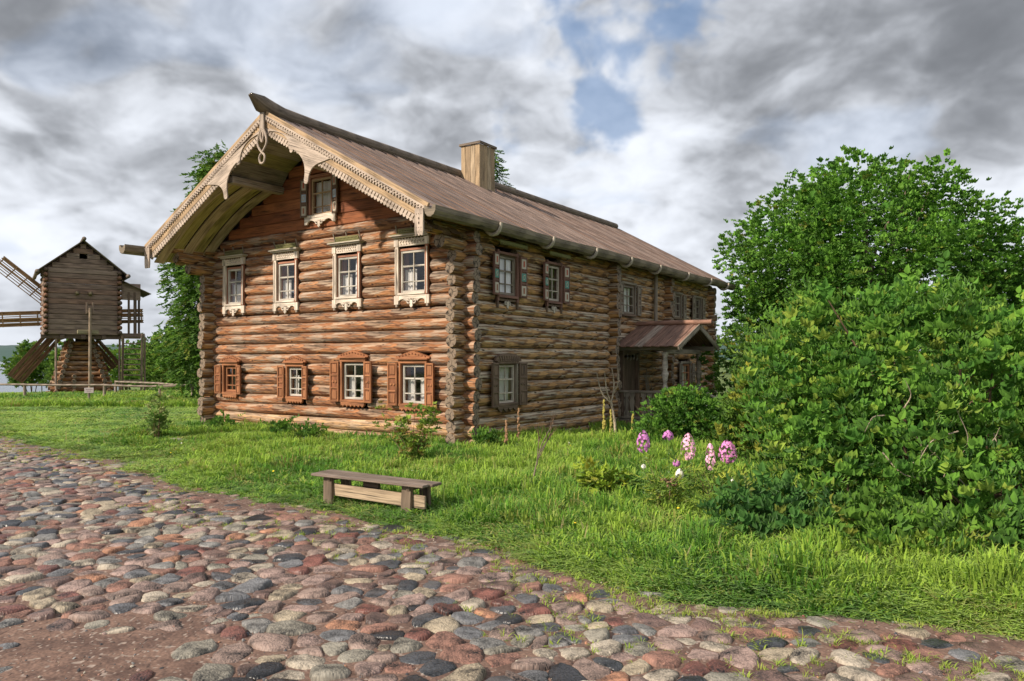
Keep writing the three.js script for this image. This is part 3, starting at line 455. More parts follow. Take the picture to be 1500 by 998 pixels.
// ---------- windows, porch ----------
// sash with panes: opening half width w, y0..y1, in local axes (z out)
function sash(win, w, y0, y1, mat, rows = [.0, .26, .63, 1], t = .028, z = .085) {
  const f = new B(), h = y1 - y0;
  f.box(.05, h, .05, -w + .025, y0 + h / 2, z, mat).box(.05, h, .05, w - .025, y0 + h / 2, z, mat).box(2 * w - .1, .05, .05, 0, y0 + .025, z, mat).box(2 * w - .1, .05, .05, 0, y1 - .025, z, mat);
  f.build('sash_frame', win);
  const mt = new B(); mt.box(t, h - .1, .035, 0, y0 + h / 2, z, mat); for (const r of rows.slice(1, -1)) for (const s of [-1, 1]) mt.box(w - .05 - t / 2, t * (r > .5 ? 1.4 : 1), .034, s * (w - .05 + t / 2) / 2, y0 + h * r, z + .001, mat); mt.build('glazing_bars', win);
  for (let i = 0; i < 3; i++) for (const s of [-1, 1]) { const a = y0 + Math.max(.05, h * rows[i] + t / 2), b = y0 + Math.min(h - .05, h * rows[i + 1] - t / 2); const p = mesh('pane', new THREE.PlaneGeometry(w - .05 - t / 2 + .006, b - a + .006), M.glass, win); p.position.set(s * (w - .05 + t / 2) / 2, (a + b) / 2, z); p.rotation.set((hash3(i, s + 5, Math.round(w * 1000 + y0 * 100)) - .5) * .03, (hash3(i, s + 9, Math.round(w * 900 + y0 * 130)) - .5) * .03, 0); }
}
function curtain(win, x0, x1, y0, y1, z = -.03) {
  const g = new THREE.PlaneGeometry(x1 - x0, y1 - y0, 28, 4), p = g.attributes.position; for (let i = 0; i < p.count; i++) p.setZ(i, .014 * Math.sin(p.getX(i) * 75) + .006 * Math.sin(p.getX(i) * 31 + p.getY(i) * 5)); g.computeVertexNormals();
  const m = mesh('curtain', g, M.curtain, win); m.position.set((x0 + x1) / 2, (y0 + y1) / 2, z);
}
function lining(win, w, y0, y1, mat, d = .30, z = -.02) { const b = new B(), h = y1 - y0; b.box(.05, h + .1, d, -w - .025, (y0 + y1) / 2, z, mat, 'y').box(.05, h + .1, d, w + .025, (y0 + y1) / 2, z, mat, 'y').box(2 * w, .05, d - .01, 0, y1 + .025, z, mat, 'x').box(2 * w, .05, d - .01, 0, y0 - .025, z, mat, 'x'); b.build('lining', win); }
function scrolls(b, mat, y, z, k = 1) { for (const s of [-1, 1]) { const pts = []; for (let i = 0; i <= 22; i++) { const a = i / 22 * 7.6, r = .062 * k * (1 - i / 27); pts.push(new THREE.Vector3(s * (.085 * k + Math.cos(a + 2.2) * r), y - .03 * k + Math.sin(a + 2.2) * r, z)); } b.add(new THREE.TubeGeometry(new THREE.CatmullRomCurve3(pts), 30, .017 * k, 5), mat); } b.add(extrude(poly([[-.022 * k, .02], [.022 * k, .02], [.04 * k, -.10 * k], [0, -.14 * k], [-.04 * k, -.10 * k]]), .02, 'y').translate(0, y - .03 * k, z - .01), mat); }
function holder(x, onSide) { const g = sub('window', house); if (onSide) { g.position.set(0, 0, -x); g.rotation.y = Math.PI / 2; } else g.position.set(x, 0, 0); return g; }

// upper front windows: pale carved casings
UP.forEach(([c, w], i) => {
  const win = holder(c), y0 = 3.29, y1 = 4.20, Z = .155;
  sash(win, w, y0, y1, M.whitePaint); lining(win, w, y0, y1, M.redJamb);
  curtain(win, -w + .02, w * (i === 0 ? .9 : -.1), y0 + .03, y0 + .52); if (i !== 3) curtain(win, w * .25, w - .02, y0 + .03, y1 - .05); else curtain(win, w * .55, w - .02, y0 + .03, y0 + .62);
  for (const s of [-1, 1]) { const j = new B(); j.box(.085, 1.10, .05, s * (w + .06), 3.78, Z, s < 0 ? M.white : M.redJamb).box(.03, 1.0, .02, s * (w + .085), 3.75, Z + .035, M.white); j.box(.12, .17, .065, s * (w + .075), 4.38, Z + .004, M.white).box(.12, .19, .06, s * (w + .075), 3.13, Z, M.white).box(.05, .06, .05, s * (w + .075), 3.01, Z, M.laceGrey); j.build('jamb', win); }
  const fr = new B(); fr.box(2 * w + .03, .17, .035, 0, 4.38, Z - .005, M.white, 'x'); for (let k = 0; k < 9; k++) { const x = -w + .05 + k * (2 * w - .1) / 8; for (const r of [0, 1]) fr.add(box(.052, .020, .022, x, 4.355 + r * .045, Z + .02, 'x', .003, [0, 0, r ? .75 : -.75].map((q) => q)).clone(), M.white); } fr.build('frieze', win);
  const co = new B(); co.box(2 * w + .30, .03, .14, 0, 4.49, Z + .02, M.greyLight, 'x').box(2 * w + .40, .028, .19, 0, 4.52, Z + .035, M.greyLight, 'x').box(2 * w + .34, .02, .20, 0, 4.545, Z + .02, M.moss, 'x'); for (let k = 0; k < 10; k++) co.box(.03, .035, .03, -w - .03 + k * (2 * w + .06) / 9, 4.462, Z + .02, M.darkWood); co.build('cornice', win);
  const hs = []; for (let k = 0; k < 16; k++) { const x = -w - .02 + (k + .5) * (2 * w + .04) / 16; for (const r of [0, 1]) hs.push([[x - .008, .025 + r * .045], [x + .013, .036 + r * .045], [x + .008, .058 + r * .045], [x - .013, .047 + r * .045]]); }
  const cr = new B(); cr.add(extrude(poly([[-w - .04, 0], [w + .04, 0], [w + .04, .13], [-w - .04, .13]], hs), .02, 'x', 0).applyMatrix4(new THREE.Matrix4().makeRotationX(.3)).translate(0, 4.555, Z - .03), M.moss); for (const x of [-w - .08, 0, w + .08]) cr.box(.025, .23, .03, x, 4.65, Z + .0, M.grey, 'y', .004, [.3, 0, 0]); cr.build('crest', win);
  const ap = new B(), q = w + .02, sh = new THREE.Shape(); sh.moveTo(-q, 3.24); sh.lineTo(q, 3.24); sh.lineTo(q, 3.10); sh.bezierCurveTo(q - .05, 3.17, q - .16, 3.17, q * .42, 3.10); sh.lineTo(.1, 3.15); sh.lineTo(-.1, 3.15); sh.lineTo(-q * .42, 3.10); sh.bezierCurveTo(-q + .16, 3.17, -q + .05, 3.17, -q, 3.10); sh.closePath(); ap.add(extrude(sh, .035, 'x', .004).translate(0, 0, Z - .02), M.white); scrolls(ap, M.white, 3.13, Z + .02); ap.build('apron', win);
  mesh('sill', box(2 * w + .04, .045, .12, 0, 3.262, Z - .02, 'x'), M.white, win);
});
// lower front windows: red-brown casings with panelled shutters
function shutterB(w, h, mat, deep, panels) {
  const b = new B(); b.box(w, h, .03, 0, 0, 0, deep, 'y'); for (const s of [-1, 1]) b.box(.035, h, .03, s * (w / 2 - .0175), 0, .02, mat, 'y'); for (const y of [-h / 2 + .02, -h * .16, h * .16, h / 2 - .02]) b.box(w - .07, .04, .03, 0, y, .02, mat, 'x');
  const mid = [-h * .33, 0, h * .33], ph = [h * .24, h * .20, h * .24];
  mid.forEach((y, i) => {
    if (panels) { b.box(w - .085, ph[i], .016, 0, y, .026, panels[i], 'x', .003); if (i === 1) for (const s of [-1, 1]) b.add(new THREE.TorusGeometry(ph[i] * .28, .008, 4, 12, 3.6).rotateZ(s > 0 ? 1.2 : 4.3).translate(s * .018, y, .036), M.panelWhite); else b.box(w * .22, ph[i] * .6, .006, 0, y, .037, i ? M.panelRed : M.redJamb, 'y', .001); }
    else if (i === 1) for (const x of [-.035, .035]) b.box(.055, .055, .02, x * w / .22, y, .022, mat, 'x', .006, [0, 0, .785]); else b.box(w - .11, ph[i] - .03, .02, 0, y, .02, mat, 'y', .008);
  });
  return b;
}
LO.forEach(([c, w, y0, y1], i) => {
  const win = holder(c), Z = .15, h = y1 - y0; sash(win, w, y0, y1, i === 0 ? M.brown : M.whitePaint, [0, .25, .64, 1]); lining(win, w, y0, y1, M.brownDark);
  if (i) { curtain(win, -w + .02, -w * .25, y0 + .02, y0 + .5); curtain(win, w * .2, w * .55, y0 + .02, y0 + .55); }
  const swd = i < 2 ? .21 : .25;
  for (const s of [-1, 1]) { const m = shutterB(swd, h + .10, M.brown, M.brownDark).build('shutter', win); m.position.set(s * (w + .07 + swd / 2), (y0 + y1) / 2 - .01, Z + .045 + .02); m.rotation.y = s * -.16 - .03 * (i % 2); }
  const j = new B(); for (const s of [-1, 1]) j.box(.06, h + .08, .07, s * (w + .035), (y0 + y1) / 2, Z, M.brown, 'y'); j.box(2 * w + .14, .08, .07, 0, y1 + .07, Z + .004, M.brown, 'x').box(2 * w + .24, .03, .13, 0, y1 + .125, Z + .025, M.brown, 'x').box(2 * w + .14, .05, .09, 0, y0 - .04, Z + .004, M.brown, 'x'); j.build('casing', win);
  const pd = new B(), pw = w + .14, n = 8, pts = [[-pw, y1 + .14], [pw, y1 + .14]]; for (let k = 0; k < n; k++) { const t = k / n, x = mix(pw, .07, t), y = y1 + .15 + .115 * t; pts.push([x, y + .018], [x - .015, y + .03], [mix(pw, .07, (k + .6) / n), y + .012]); } pts.push([.07, y1 + .285], [-.07, y1 + .285]); for (let k = n - 1; k >= 0; k--) { const t = k / n, x = -mix(pw, .07, t), y = y1 + .15 + .115 * t; pts.push([-mix(pw, .07, (k + .6) / n), y + .012], [x + .015, y + .03], [x, y + .018]); }
  pd.add(extrude(poly(pts), .05, 'x', .004).translate(0, 0, Z - .02), M.brown); for (let k = 0; k < 9; k++) { const x = (k - 4) * pw * .19; pd.box(.03, .03, .02, x, y1 + .175 + .07 * (1 - Math.abs(k - 4) / 4.5), Z + .04, M.brownDark, 'x', .003, [0, 0, .785]); } pd.build('pediment', win);
  const ap = []; const aw = w + .03, nn = 6; ap.push([-aw, y0 - .06], [aw, y0 - .06]); for (let k = 0; k < nn; k++) { const x = mix(aw, -aw, k / nn), d = 2 * aw / nn; ap.push([x, y0 - .115], [x - d * .25, y0 - .15], [x - d * .5, y0 - .17], [x - d * .62, y0 - .125], [x - d * .8, y0 - .145]); } ap.push([-aw, y0 - .115]); const a = new B(); a.add(extrude(poly(ap), .05, 'x', .004).translate(0, 0, Z - .01), M.brown); a.build('apron', win);
});
// attic window in the gable
{ const win = holder(-4.16 + .02), y0 = 5.28, y1 = 6.14, w = .35, Z = .12; sash(win, w, y0, y1, M.barge, [0, .22, .6, 1]); lining(win, w, y0, y1, M.redJamb, .24); curtain(win, -w + .02, w - .02, y0 + .03, y1 - .05);
  const j = new B(); for (const s of [-1, 1]) j.box(.07, .98, .05, s * (w + .035), 5.71, Z, M.redJamb, 'y'); j.box(2 * w + .2, .07, .06, 0, y1 + .06, Z + .003, M.redJamb, 'x'); j.build('casing', win);
  for (const s of [-1, 1]) { const m = shutterB(.21, .92, M.darkWood, M.maroon, [M.panelWhite, M.panelBlue, M.panelWhite]).build('shutter', win); m.position.set(s * (w + .18), 5.70, Z + .055); m.rotation.y = -s * .2; }
  const ap = new B(), sh = new THREE.Shape(); sh.moveTo(-.52, 5.27); sh.lineTo(.52, 5.27); sh.lineTo(.52, 5.06); sh.lineTo(.44, 5.06); sh.bezierCurveTo(.40, 5.16, .26, 5.18, .16, 5.10); sh.lineTo(-.16, 5.10); sh.bezierCurveTo(-.26, 5.18, -.40, 5.16, -.44, 5.06); sh.lineTo(-.52, 5.06); sh.closePath(); ap.add(extrude(sh, .04, 'x').translate(0, 0, Z + .02), M.white); scrolls(ap, M.white, 5.12, Z + .075, .95); ap.build('apron', win); }
// side windows
for (const [t, w, i] of [[1.40, .35, 0], [3.43, .30, 1]]) { const win = holder(t, true), y0 = 3.28, y1 = 4.12, Z = .15; sash(win, w, y0, y1, i ? M.greyLight : M.grey, [0, .28, .62, 1]); lining(win, w, y0, y1, M.darkWood); if (!i) curtain(win, -w + .02, w - .02, y0 + .02, y1 - .04, .03);
  const j = new B(); for (const s of [-1, 1]) j.box(.075, 1.12, .06, s * (w + .04), 3.68, Z, M.maroon, 'y').box(.05, .15, .05, s * (w + .04), 3.05, Z, M.darkWood, 'y'); j.box(2 * w + .10, .06, .07, 0, y1 + .06, Z + .003, M.maroon, 'x').box(2 * w + .10, .06, .08, 0, y0 - .05, Z + .003, M.maroon, 'x'); j.build('casing', win);
  for (const s of [-1, 1]) { const m = shutterB(.24, .92, M.maroon, M.maroon, [M.panelWhite, M.panelGreen, M.panelWhite]).build('shutter', win); m.position.set(s * (w + .19), 3.70, Z + .06); m.rotation.y = -s * .12; }
  const ho = new B(), pts = [[-w - .2, 0], [w + .2, 0]]; for (let k = 14; k >= 0; k--) { const x = -w - .2 + (k + .5) * (2 * w + .4) / 15; pts.push([x + .02, -.06], [x, -.10], [x - .02, -.06]); } ho.add(extrude(poly(pts.reverse()), .025, 'x', 0).translate(0, 4.42, Z + .16), M.moss); ho.box(2 * w + .42, .03, .26, 0, 4.435, Z + .05, M.moss, 'x', .004, [.35, 0, 0]); ho.build('hood', win);
  const ap = new B(); ap.box(2 * w + .02, .05, .03, 0, y0 - .12, Z - .03, M.darkWood, 'x'); scrolls(ap, M.greyLight, y0 - .16, Z + .0, .9); ap.build('apron', win); }
{ const win = holder(1.385, true), y0 = .88, y1 = 1.72, w = .34, Z = .15; sash(win, w, y0, y1, M.greyLight, [0, .26, .62, 1], .03); lining(win, w, y0, y1, M.darkWood); curtain(win, -w * .2, w - .02, y0 + .05, y1 - .05, -.05);
  for (const s of [-1, 1]) { const m = shutterB(.27, .96, M.darkWood, M.darkWood).build('shutter', win); m.position.set(s * (w + .21), 1.29, Z + .055); m.rotation.y = -s * .1; }
  const j = new B(); for (const s of [-1, 1]) j.box(.06, .92, .06, s * (w + .035), 1.3, Z, M.grey, 'y'); j.box(2 * w + .16, .06, .09, 0, 1.78, Z + .003, M.darkWood, 'x').box(2 * w + .14, .05, .08, 0, .85, Z + .003, M.darkWood, 'x'); j.build('casing', win);
  const pts = []; for (let k = 0; k <= 12; k++) { const a = k / 12 * Math.PI; pts.push([Math.cos(a) * (w + .16), 1.81 + Math.sin(a) * .17]); } const p = new B(); p.add(extrude(poly(pts), .06, 'x').translate(0, 0, Z - .01), M.darkWood); for (let k = 0; k < 9; k++) p.box(.012, .13, .02, (k - 4) * .09, 1.86, Z + .06, M.darkWood, 'y', .002, [0, 0, -(k - 4) * .12]); p.build('pediment', win);
  const a = new B(), ap = [[-w - .05, .82], [w + .05, .82]]; for (let k = 0; k < 4; k++) { const x = mix(w + .05, -w - .05, k / 4), d = (2 * w + .1) / 4; ap.push([x, .78], [x - d * .25, .73], [x - d * .5, .70], [x - d * .75, .73]); } ap.push([-w - .05, .78]); a.add(extrude(poly(ap), .04, 'x').translate(0, 0, Z - .01), M.darkWood); a.build('apron', win); }
for (const [t, w, y0, y1] of [[7.75, .42, 3.18, 3.99], [11.6, .32, 3.25, 3.98], [13.5, .32, 3.25, 3.98], [12.35, .42, .88, 1.66]]) { const win = holder(t, true), Z = .13; sash(win, w, y0, y1, y0 < 2 ? M.brown : M.grey, [0, .3, .63, 1]); lining(win, w, y0, y1, M.darkWood); curtain(win, -w + .03, w - .03, y0 + .04, y1 - .05, -.02);
  const j = new B(); for (const s of [-1, 1]) j.box(.06, y1 - y0 + .1, .06, s * (w + .035), (y0 + y1) / 2, Z, M.grey, 'y'); j.box(2 * w + .2, .07, .08, 0, y1 + .07, Z + .003, M.grey, 'x').box(2 * w + .16, .06, .08, 0, y0 - .05, Z + .003, M.darkWood, 'x'); j.build('casing', win);
  for (const s of [-1, 1]) { const m = shutterB(.24, y1 - y0 + .08, M.grey, M.darkWood).build('shutter', win); m.position.set(s * (w + .19), (y0 + y1) / 2, Z + .055); } }
// upright posts against the side wall and the seam between building stages
for (const [t, a, b] of [[9.6, 2.9, 4.7], [6.98, 3.9, 4.7]]) mesh('wall_post', limb([[.2, a, -t, .065], [.2, (a + b) / 2, -t, .07], [.22, b, -t, .06]], 8, 6, .08, 4), M.grey, house);
for (const t of [.38, 5.95]) mesh('wooden_peg', limb([[.08, 2.36, -t, .03], [.20, 2.36, -t, .028], [.29, 2.38, -t, .02]], 6, 4, .05, 9), M.darkWood, house);

// porch
{ const p = sub('porch', house); p.position.set(0, 0, -8.45);
  const W2 = 1.66, B0 = .12, B1 = 2.0, AY = 2.83, EY = 2.19, an = Math.atan2(AY - EY, W2), L = Math.hypot(AY - EY, W2) + .04, n = 15, q = (B1 - B0) / n, R = rng(71);
  for (const s of [1, -1]) for (let k = 0; k < n; k++) { const g = box(q - .006, .03, L, 0, 0, 0, 'z', .006, [s * an, 0, 0]); const m = mesh('roof_board', g, M.porchRoof[s > 0 && (k === 5 || k === 6) ? 3 : Math.floor(R() * 3)], p); m.position.set(B0 + (k + .5) * q, (AY + EY) / 2 + (k % 2) * .014, s * W2 / 2); }
  mesh('ridge_pole', limb([[B0 - .1, AY + .07, 0, .07], [1.2, AY + .075, 0, .075], [B1 + .38, AY + .07, 0, .07]], 9, 10, .04, 5), pm(.33, .18, .125), p);
  for (const s of [1, -1]) { const b = new B(); b.box(.03, .12, L, 0, 0, 0, M.grey, 'z', .004, [s * an, 0, 0]); for (let k = 0; k < 16; k++) b.box(.024, .05, .05, 0, -.075 - (k - 7.5) * 0, 0, M.grey, 'z', .003, [s * an + .785, 0, 0]).list.get(M.grey).at(-1).translate(0, (k - 7.5) / 16 * -(AY - EY) * 1 * (1), s * (k - 7.5) / 16 * W2 + 0); const m = b.build('verge_board', p); m.position.set(B1 + .03, (AY + EY) / 2 - .03, s * W2 / 2); }
  for (const z of [-1.35, 1.35]) mesh('eave_beam', box(B1 - .1, .14, .13, B1 / 2 + .05, 2.16, z, 'x', .02), M.grey, p); mesh('tie_beam', box(.13, .13, 2.7, 1.52, 2.06, 0, 'z', .02), M.grey, p); mesh('gable_strut', box(.05, .05, 1.2, 1.55, 2.42, .5, 'z', .01, [.36, 0, 0]), M.grey, p);
  const prof = [[.085, .12], [.085, .95], [.06, 1.0], [.085, 1.06], [.05, 1.14], [.075, 1.32], [.10, 1.45], [.055, 1.55], [.085, 1.64], [.06, 1.9], [.09, 1.98], [.09, 2.04]].map(([r, y]) => new THREE.Vector2(r, y));
  for (const z of [-1.32, .0 + 1.34]) { const m = mesh('carved_post', new THREE.LatheGeometry(prof, 10), z > 0 ? M.post : M.grey, p); m.position.set(1.52, 0, z); }
  mesh('floor', box(1.75, .08, 2.9, .92, .10, 0, 'x', .01), M.grey, p); mesh('skirt_beam', limb([[.1, .02, 1.42, .11], [1.8, .02, 1.42, .11]], 9, 6, .05, 6), M.darkWood, p); for (const z of [-1.3, 1.3]) mesh('pile', limb([[1.5, -.45, z, .11], [1.5, .06, z, .11]], 8, 3, .05, 8), M.darkWood, p);
  mesh('handrail', box(1.45, .07, .09, .80, .93, 1.36, 'x', .015), M.grey, p); mesh('bottom_rail', box(1.45, .06, .07, .80, .20, 1.36, 'x', .01), M.grey, p);
  const bal = poly([[-.075, 0], [.075, 0], [.075, .10], [.035, .20], [.055, .30], [.075, .42], [.035, .52], [.075, .60], [.075, .68], [-.075, .68], [-.075, .60], [-.035, .52], [-.075, .42], [-.055, .30], [-.035, .20], [-.075, .10]]);
  for (let k = 0; k < 8; k++) { const m = mesh('baluster', extrude(bal, .03, 'y'), k % 3 ? M.grey : M.darkWood, p); m.position.set(.20 + k * .175, .22, 1.345); }
  // steps and their rail, going down away from the wall
  for (let k = 0; k < 3; k++) mesh('step', box(.30, .05, 1.5, 1.98 + k * .28, .02 - k * .13, -.1, 'z', .01), M.grey, p);
  for (const z of [.72, -.9]) { mesh('stair_rail', box(1.15, .06, .08, 2.15, .72, z, 'x', .012, [0, 0, -.5]), M.greyLight, p); mesh('stair_post', box(.09, .85, .09, 2.62, .10, z, 'y', .012), M.grey, p); for (let k = 0; k < 4; k++) mesh('stair_baluster', box(.10, .55, .025, 1.85 + k * .19, .52 - k * .10, z, 'y', .004), M.grey, p); }
  // door in the dark at the back of the porch, tools hung beside it
  mesh('door', box(.05, 1.75, .95, .02, 1.0, .55, 'y', .004), M.doorWood, p); for (const z of [.02, 1.08]) mesh('door_jamb', box(.12, 1.95, .10, .10, 1.05, z, 'y', .01), M.darkWood, p); mesh('lintel', box(.12, .12, 1.16, .10, 2.03, .55, 'z', .01), M.darkWood, p);
  for (let k = 0; k < 4; k++) { const b = new B(); b.add(new THREE.TorusGeometry(.035, .008, 5, 10, 4.2).rotateY(Math.PI / 2).translate(0, -.10, 0), M.whitePaint); b.box(.012, .12, .012, 0, -.02, 0, M.whitePaint, 'y', .002); const m = b.build('hung_hook', p); m.position.set(.19, 1.96 - (k % 2) * .03, .88 - k * .22); }
  for (let k = 0; k < 7; k++) mesh('brushwood_stick', limb([[.30, .14, -.35 - k * .09, .015], [.24, .8, -.45 - k * .06 + (k % 3) * .1, .013], [.18, 1.35 + (k % 3) * .1, -.40 - k * .05 + (k % 2) * .18, .009]], 5, 6, .1, k + 20), M.grey, p);
}
// ---------- plants ----------
const HA = 33.7 * Math.PI / 180, HC = Math.cos(HA), HS = Math.sin(HA);
function houseLocal(x, z) { const a = x + 1, b = z + 15.5; return [a * HC + b * HS, -a * HS + b * HC]; }
function inHouse(x, z, m = 0) { const [a, b] = houseLocal(x, z); return (a > -HW - .3 - m && a < .15 + m && b < .1 + m && b > -HL - .2) || (a > 0 && a < 1.9 + m && b < -6.9 + m && b > -10); }
const V3 = (x, y, z) => new THREE.Vector3(x, y, z);
const greenMat = (r = .75, t = .38) => new THREE.MeshPhysicalMaterial({ color: 0xffffff, roughness: r, transmission: t, thickness: 0, specularIntensity: .45, side: THREE.DoubleSide, vertexColors: false });
const greenTint = new THREE.MeshPhysicalMaterial({ color: col(.13, .26, .03), roughness: .8, transmission: .3, thickness: 0, side: THREE.DoubleSide });
const bladeMat = greenMat(1, .34), leafMat = greenMat(1, .36), farLeafMat = greenMat(1, .3);
function geoOf(P, I) { const g = new THREE.BufferGeometry(); g.setAttribute('position', new THREE.Float32BufferAttribute(P, 3)); g.setIndex(I); const f = g.toNonIndexed(); f.computeVertexNormals(); return f; }
// a tuft of n curved blades, one metre tall before scaling
function tuft(n, seed, spread = .28, width = .035, lean = .5) {
  const R = rng(seed), P = [], I = [];
  for (let k = 0; k < n; k++) {
    const a = R() * 6.283, d = a + (R() - .5) * 1.6, r = Math.sqrt(R()) * spread, h = .55 + R() * .45, l = (.15 + R() * lean) * h, w = width * (.7 + R() * .6), bx = Math.cos(a) * r, bz = Math.sin(a) * r, sx = -Math.sin(d) * w, sz = Math.cos(d) * w, b = P.length / 3;
    const p = [[0, 0, 1], [.30, .5, .9], [.68, .85, .62], [1, 1 - .12 * R(), 0]];
    p.forEach(([o, y, q]) => { const ox = bx + Math.cos(d) * l * o * o, oz = bz + Math.sin(d) * l * o * o; if (q) P.push(ox - sx * q, y * h, oz - sz * q, ox + sx * q, y * h, oz + sz * q); else P.push(ox, y * h, oz); });
    I.push(b, b + 1, b + 2, b + 1, b + 3, b + 2, b + 2, b + 3, b + 4, b + 3, b + 5, b + 4, b + 4, b + 5, b + 6);
  }
  return geoOf(P, I);
}
// one leaf along +x, folded on its midrib and drooping at the tip
function leafInto(P, I, o, dir, up, len, wid, fold = .25, droop = .25) {
  const side = new THREE.Vector3().crossVectors(up, dir).normalize(), u = new THREE.Vector3().crossVectors(dir, side).normalize(), b = P.length / 3;
  const pt = (t, s, h) => { const v = o.clone().addScaledVector(dir, t * len).addScaledVector(side, s * wid).addScaledVector(u, h * wid - droop * t * t * len); P.push(v.x, v.y, v.z); };
  const st = [[.16, .30], [.38, .47], [.66, .36]]; pt(0, 0, 0); for (const [t, q] of st) { pt(t, -q, fold * q * 2); pt(t + .03, 0, 0); pt(t, q, fold * q * 2); } pt(1, 0, -.05);
  I.push(b, b + 2, b + 1, b, b + 3, b + 2, b + 7, b + 8, b + 10, b + 8, b + 9, b + 10); for (const c of [b + 1, b + 4]) I.push(c, c + 1, c + 3, c + 1, c + 4, c + 3, c + 1, c + 2, c + 4, c + 2, c + 5, c + 4);
}
// a twig along +x bearing n leaves; unit size = one leaf length
function spray(n, seed, { wid = .55, gap = .45, droop = .3, pair = true, hang = 0, face = 0 } = {}) {
  const R = rng(seed), P = [], I = [];
  for (let k = 0; k < n; k++) {
    const x = (k + (pair ? 0 : R() * .5)) * gap * .6, s = k % 2 ? 1 : -1, a = .75 + (R() - .5) * .7, last = k === n - 1;
    const dir = V3(last ? 1 : Math.cos(a) * (1 - face * .6), (R() - .55) * .5 - hang * (.4 + 1.1 * R()), last ? 0 : s * Math.sin(a)).normalize(), up = V3((R() - .5) * .7 + face * 1.1, 1 - face * .25, (R() - .5) * .9).normalize();
    leafInto(P, I, V3(x, -.03 * k * k * droop, 0), dir, up, .7 + R() * .45, wid * (.8 + R() * .4), .18 + R() * .2, droop * (.5 + R()));
  }
  const g = geoOf(P, I); return g;
}
function scatter(name, geo, mat, list, parent, kind = 'stuff') { const m = new THREE.InstancedMesh(geo, mat, list.length); list.forEach(([mx, c], i) => { m.setMatrixAt(i, mx); m.setColorAt(i, c); }); m.name = parent ? name : numbered(name); m.castShadow = m.receiveShadow = true; m.userData.kind = kind; (parent ?? scene).add(m); return m; }
const tone = (a, b, t, k = 1) => { const q = mix3(a, b, t); return new THREE.Color().setRGB(q[0] * k, q[1] * k, q[2] * k); };

// grass
{
  const R = rng(2024), kinds = [tuft(11, 1), tuft(11, 2, .34, .03, .7), tuft(9, 3, .3, .042, .9), tuft(12, 4, .5, .05, .5)], lists = kinds.map(() => []), broad = [], mx = (x, y, z, sx, sy) => new THREE.Matrix4().compose(V3(x, y, z), new THREE.Quaternion().setFromEuler(new THREE.Euler((R() - .5) * .25, R() * 6.283, (R() - .5) * .25)), V3(sx, sy, sx));
  const lush = [.12, .27, .024], sunny = [.29, .43, .05], dry = [.34, .29, .09], deep = [.055, .18, .014];
  const put = (x, z) => {
    if (inHouse(x, z, -.05)) return;
    const s = roadSide(x, z); if (s > .12) { if (s > 1.4 || R() > .30 * (1 - s / 1.5) || fbm2(x * 2.5, z * 2.5, 2, 0, 0, 905) < .46) return; lists[Math.floor(R() * 3)].push([mx(x, bed(x, z) - .01, z, .07 + R() * .06, .02 + R() * .045), tone(sunny, dry, R() * .5, .8 + R() * .3)]); return; }
    const [hx, hz] = houseLocal(x, z), near = sstep(0, -.9, s), mown = sstep(-4.6, -6.6, x) * sstep(3.2, 4.6, hz + (hx < -HW ? 6 : 0)) + (x < -9 ? 1 : 0), patch = fbm2(x * .9, z * .9, 3, 0, 0, 901), clump = fbm2(x * 2.8, z * 2.8, 2, 0, 0, 902);
    let h = mix(.05, .13 + .16 * patch + .12 * sstep(.5, .75, clump), near); h = mix(h, .045 + .03 * clump, clamp(mown)); if (z < -28 && z > -34 && x < -9) h = .22 + .14 * clump; if (z < -34) h = .25;
    h *= 1 + .25 * sstep(-1, 3, x); h *= (.65 + R() * .7) * .8;
    const w = (.14 + .16 * R()) * (clamp(mown) > .5 ? 1.25 : 1) * (1 + Math.max(0, -z - 14) * .035), yel = fbm2(x * .6 + 9, z * .6, 3, 0, 0, 903);
    let c = tone(mix3(lush, deep, R() * .5), sunny, sstep(.30, .70, yel + (R() - .5) * .5)); if (R() < .03 + .22 * sstep(.5, .7, fbm2(x * 1.7, z * 1.7, 2, 0, 0, 906))) c = tone(dry, sunny, R() * .8); c.multiplyScalar(.8 + R() * .45);
    lists[Math.floor(R() * (h < .1 ? 2 : 4))].push([mx(x, groundY(x, z) - .012, z, w, h), c]);
    if (h > .11 && R() < .06) broad.push([mx(x, groundY(x, z), z, .10 + R() * .12, .10 + R() * .10), tone(lush, sunny, R(), .9 + R() * .3)]);
  };
  for (let i = 0; i < 80000; i++) { const z = -4.1 - 13.5 * Math.pow(R(), 1.25), x = mix(z * .72 - 1.2, -z * .72 + 1.2, R()); put(x, z); }
  for (let i = 0; i < 38000; i++) { const z = -14 - 30 * Math.pow(R(), 1.4), x = mix(z * .74, -5.5, R()); put(x, z); }
  for (let i = 0; i < 5000; i++) { const z = -17 - 20 * R(), x = mix(2, -z * .75, R()); put(x, z); }
  const lawn = new THREE.Group(); lawn.name = 'grass'; lawn.userData = { kind: 'stuff', label: 'green lawn grass between the cobbled road and the log house', category: 'grass' }; scene.add(lawn);
  kinds.forEach((g, i) => scatter('blades', g, bladeMat, lists[i], lawn));
  // broad-leaved herbs among the grass
  const P = [], I = [], Q = rng(66); for (let k = 0; k < 9; k++) { const a = k / 9 * 6.283 + Q(), el = .4 + Q() * .7, d = V3(Math.cos(a) * Math.cos(el), Math.sin(el), Math.sin(a) * Math.cos(el)); leafInto(P, I, V3(0, 0, 0), d, V3(-d.x * .6, 1, -d.z * .6).normalize(), .8 + Q() * .5, .34, .2, .35); } scatter('herbs', geoOf(P, I), leafMat, broad, lawn);
}

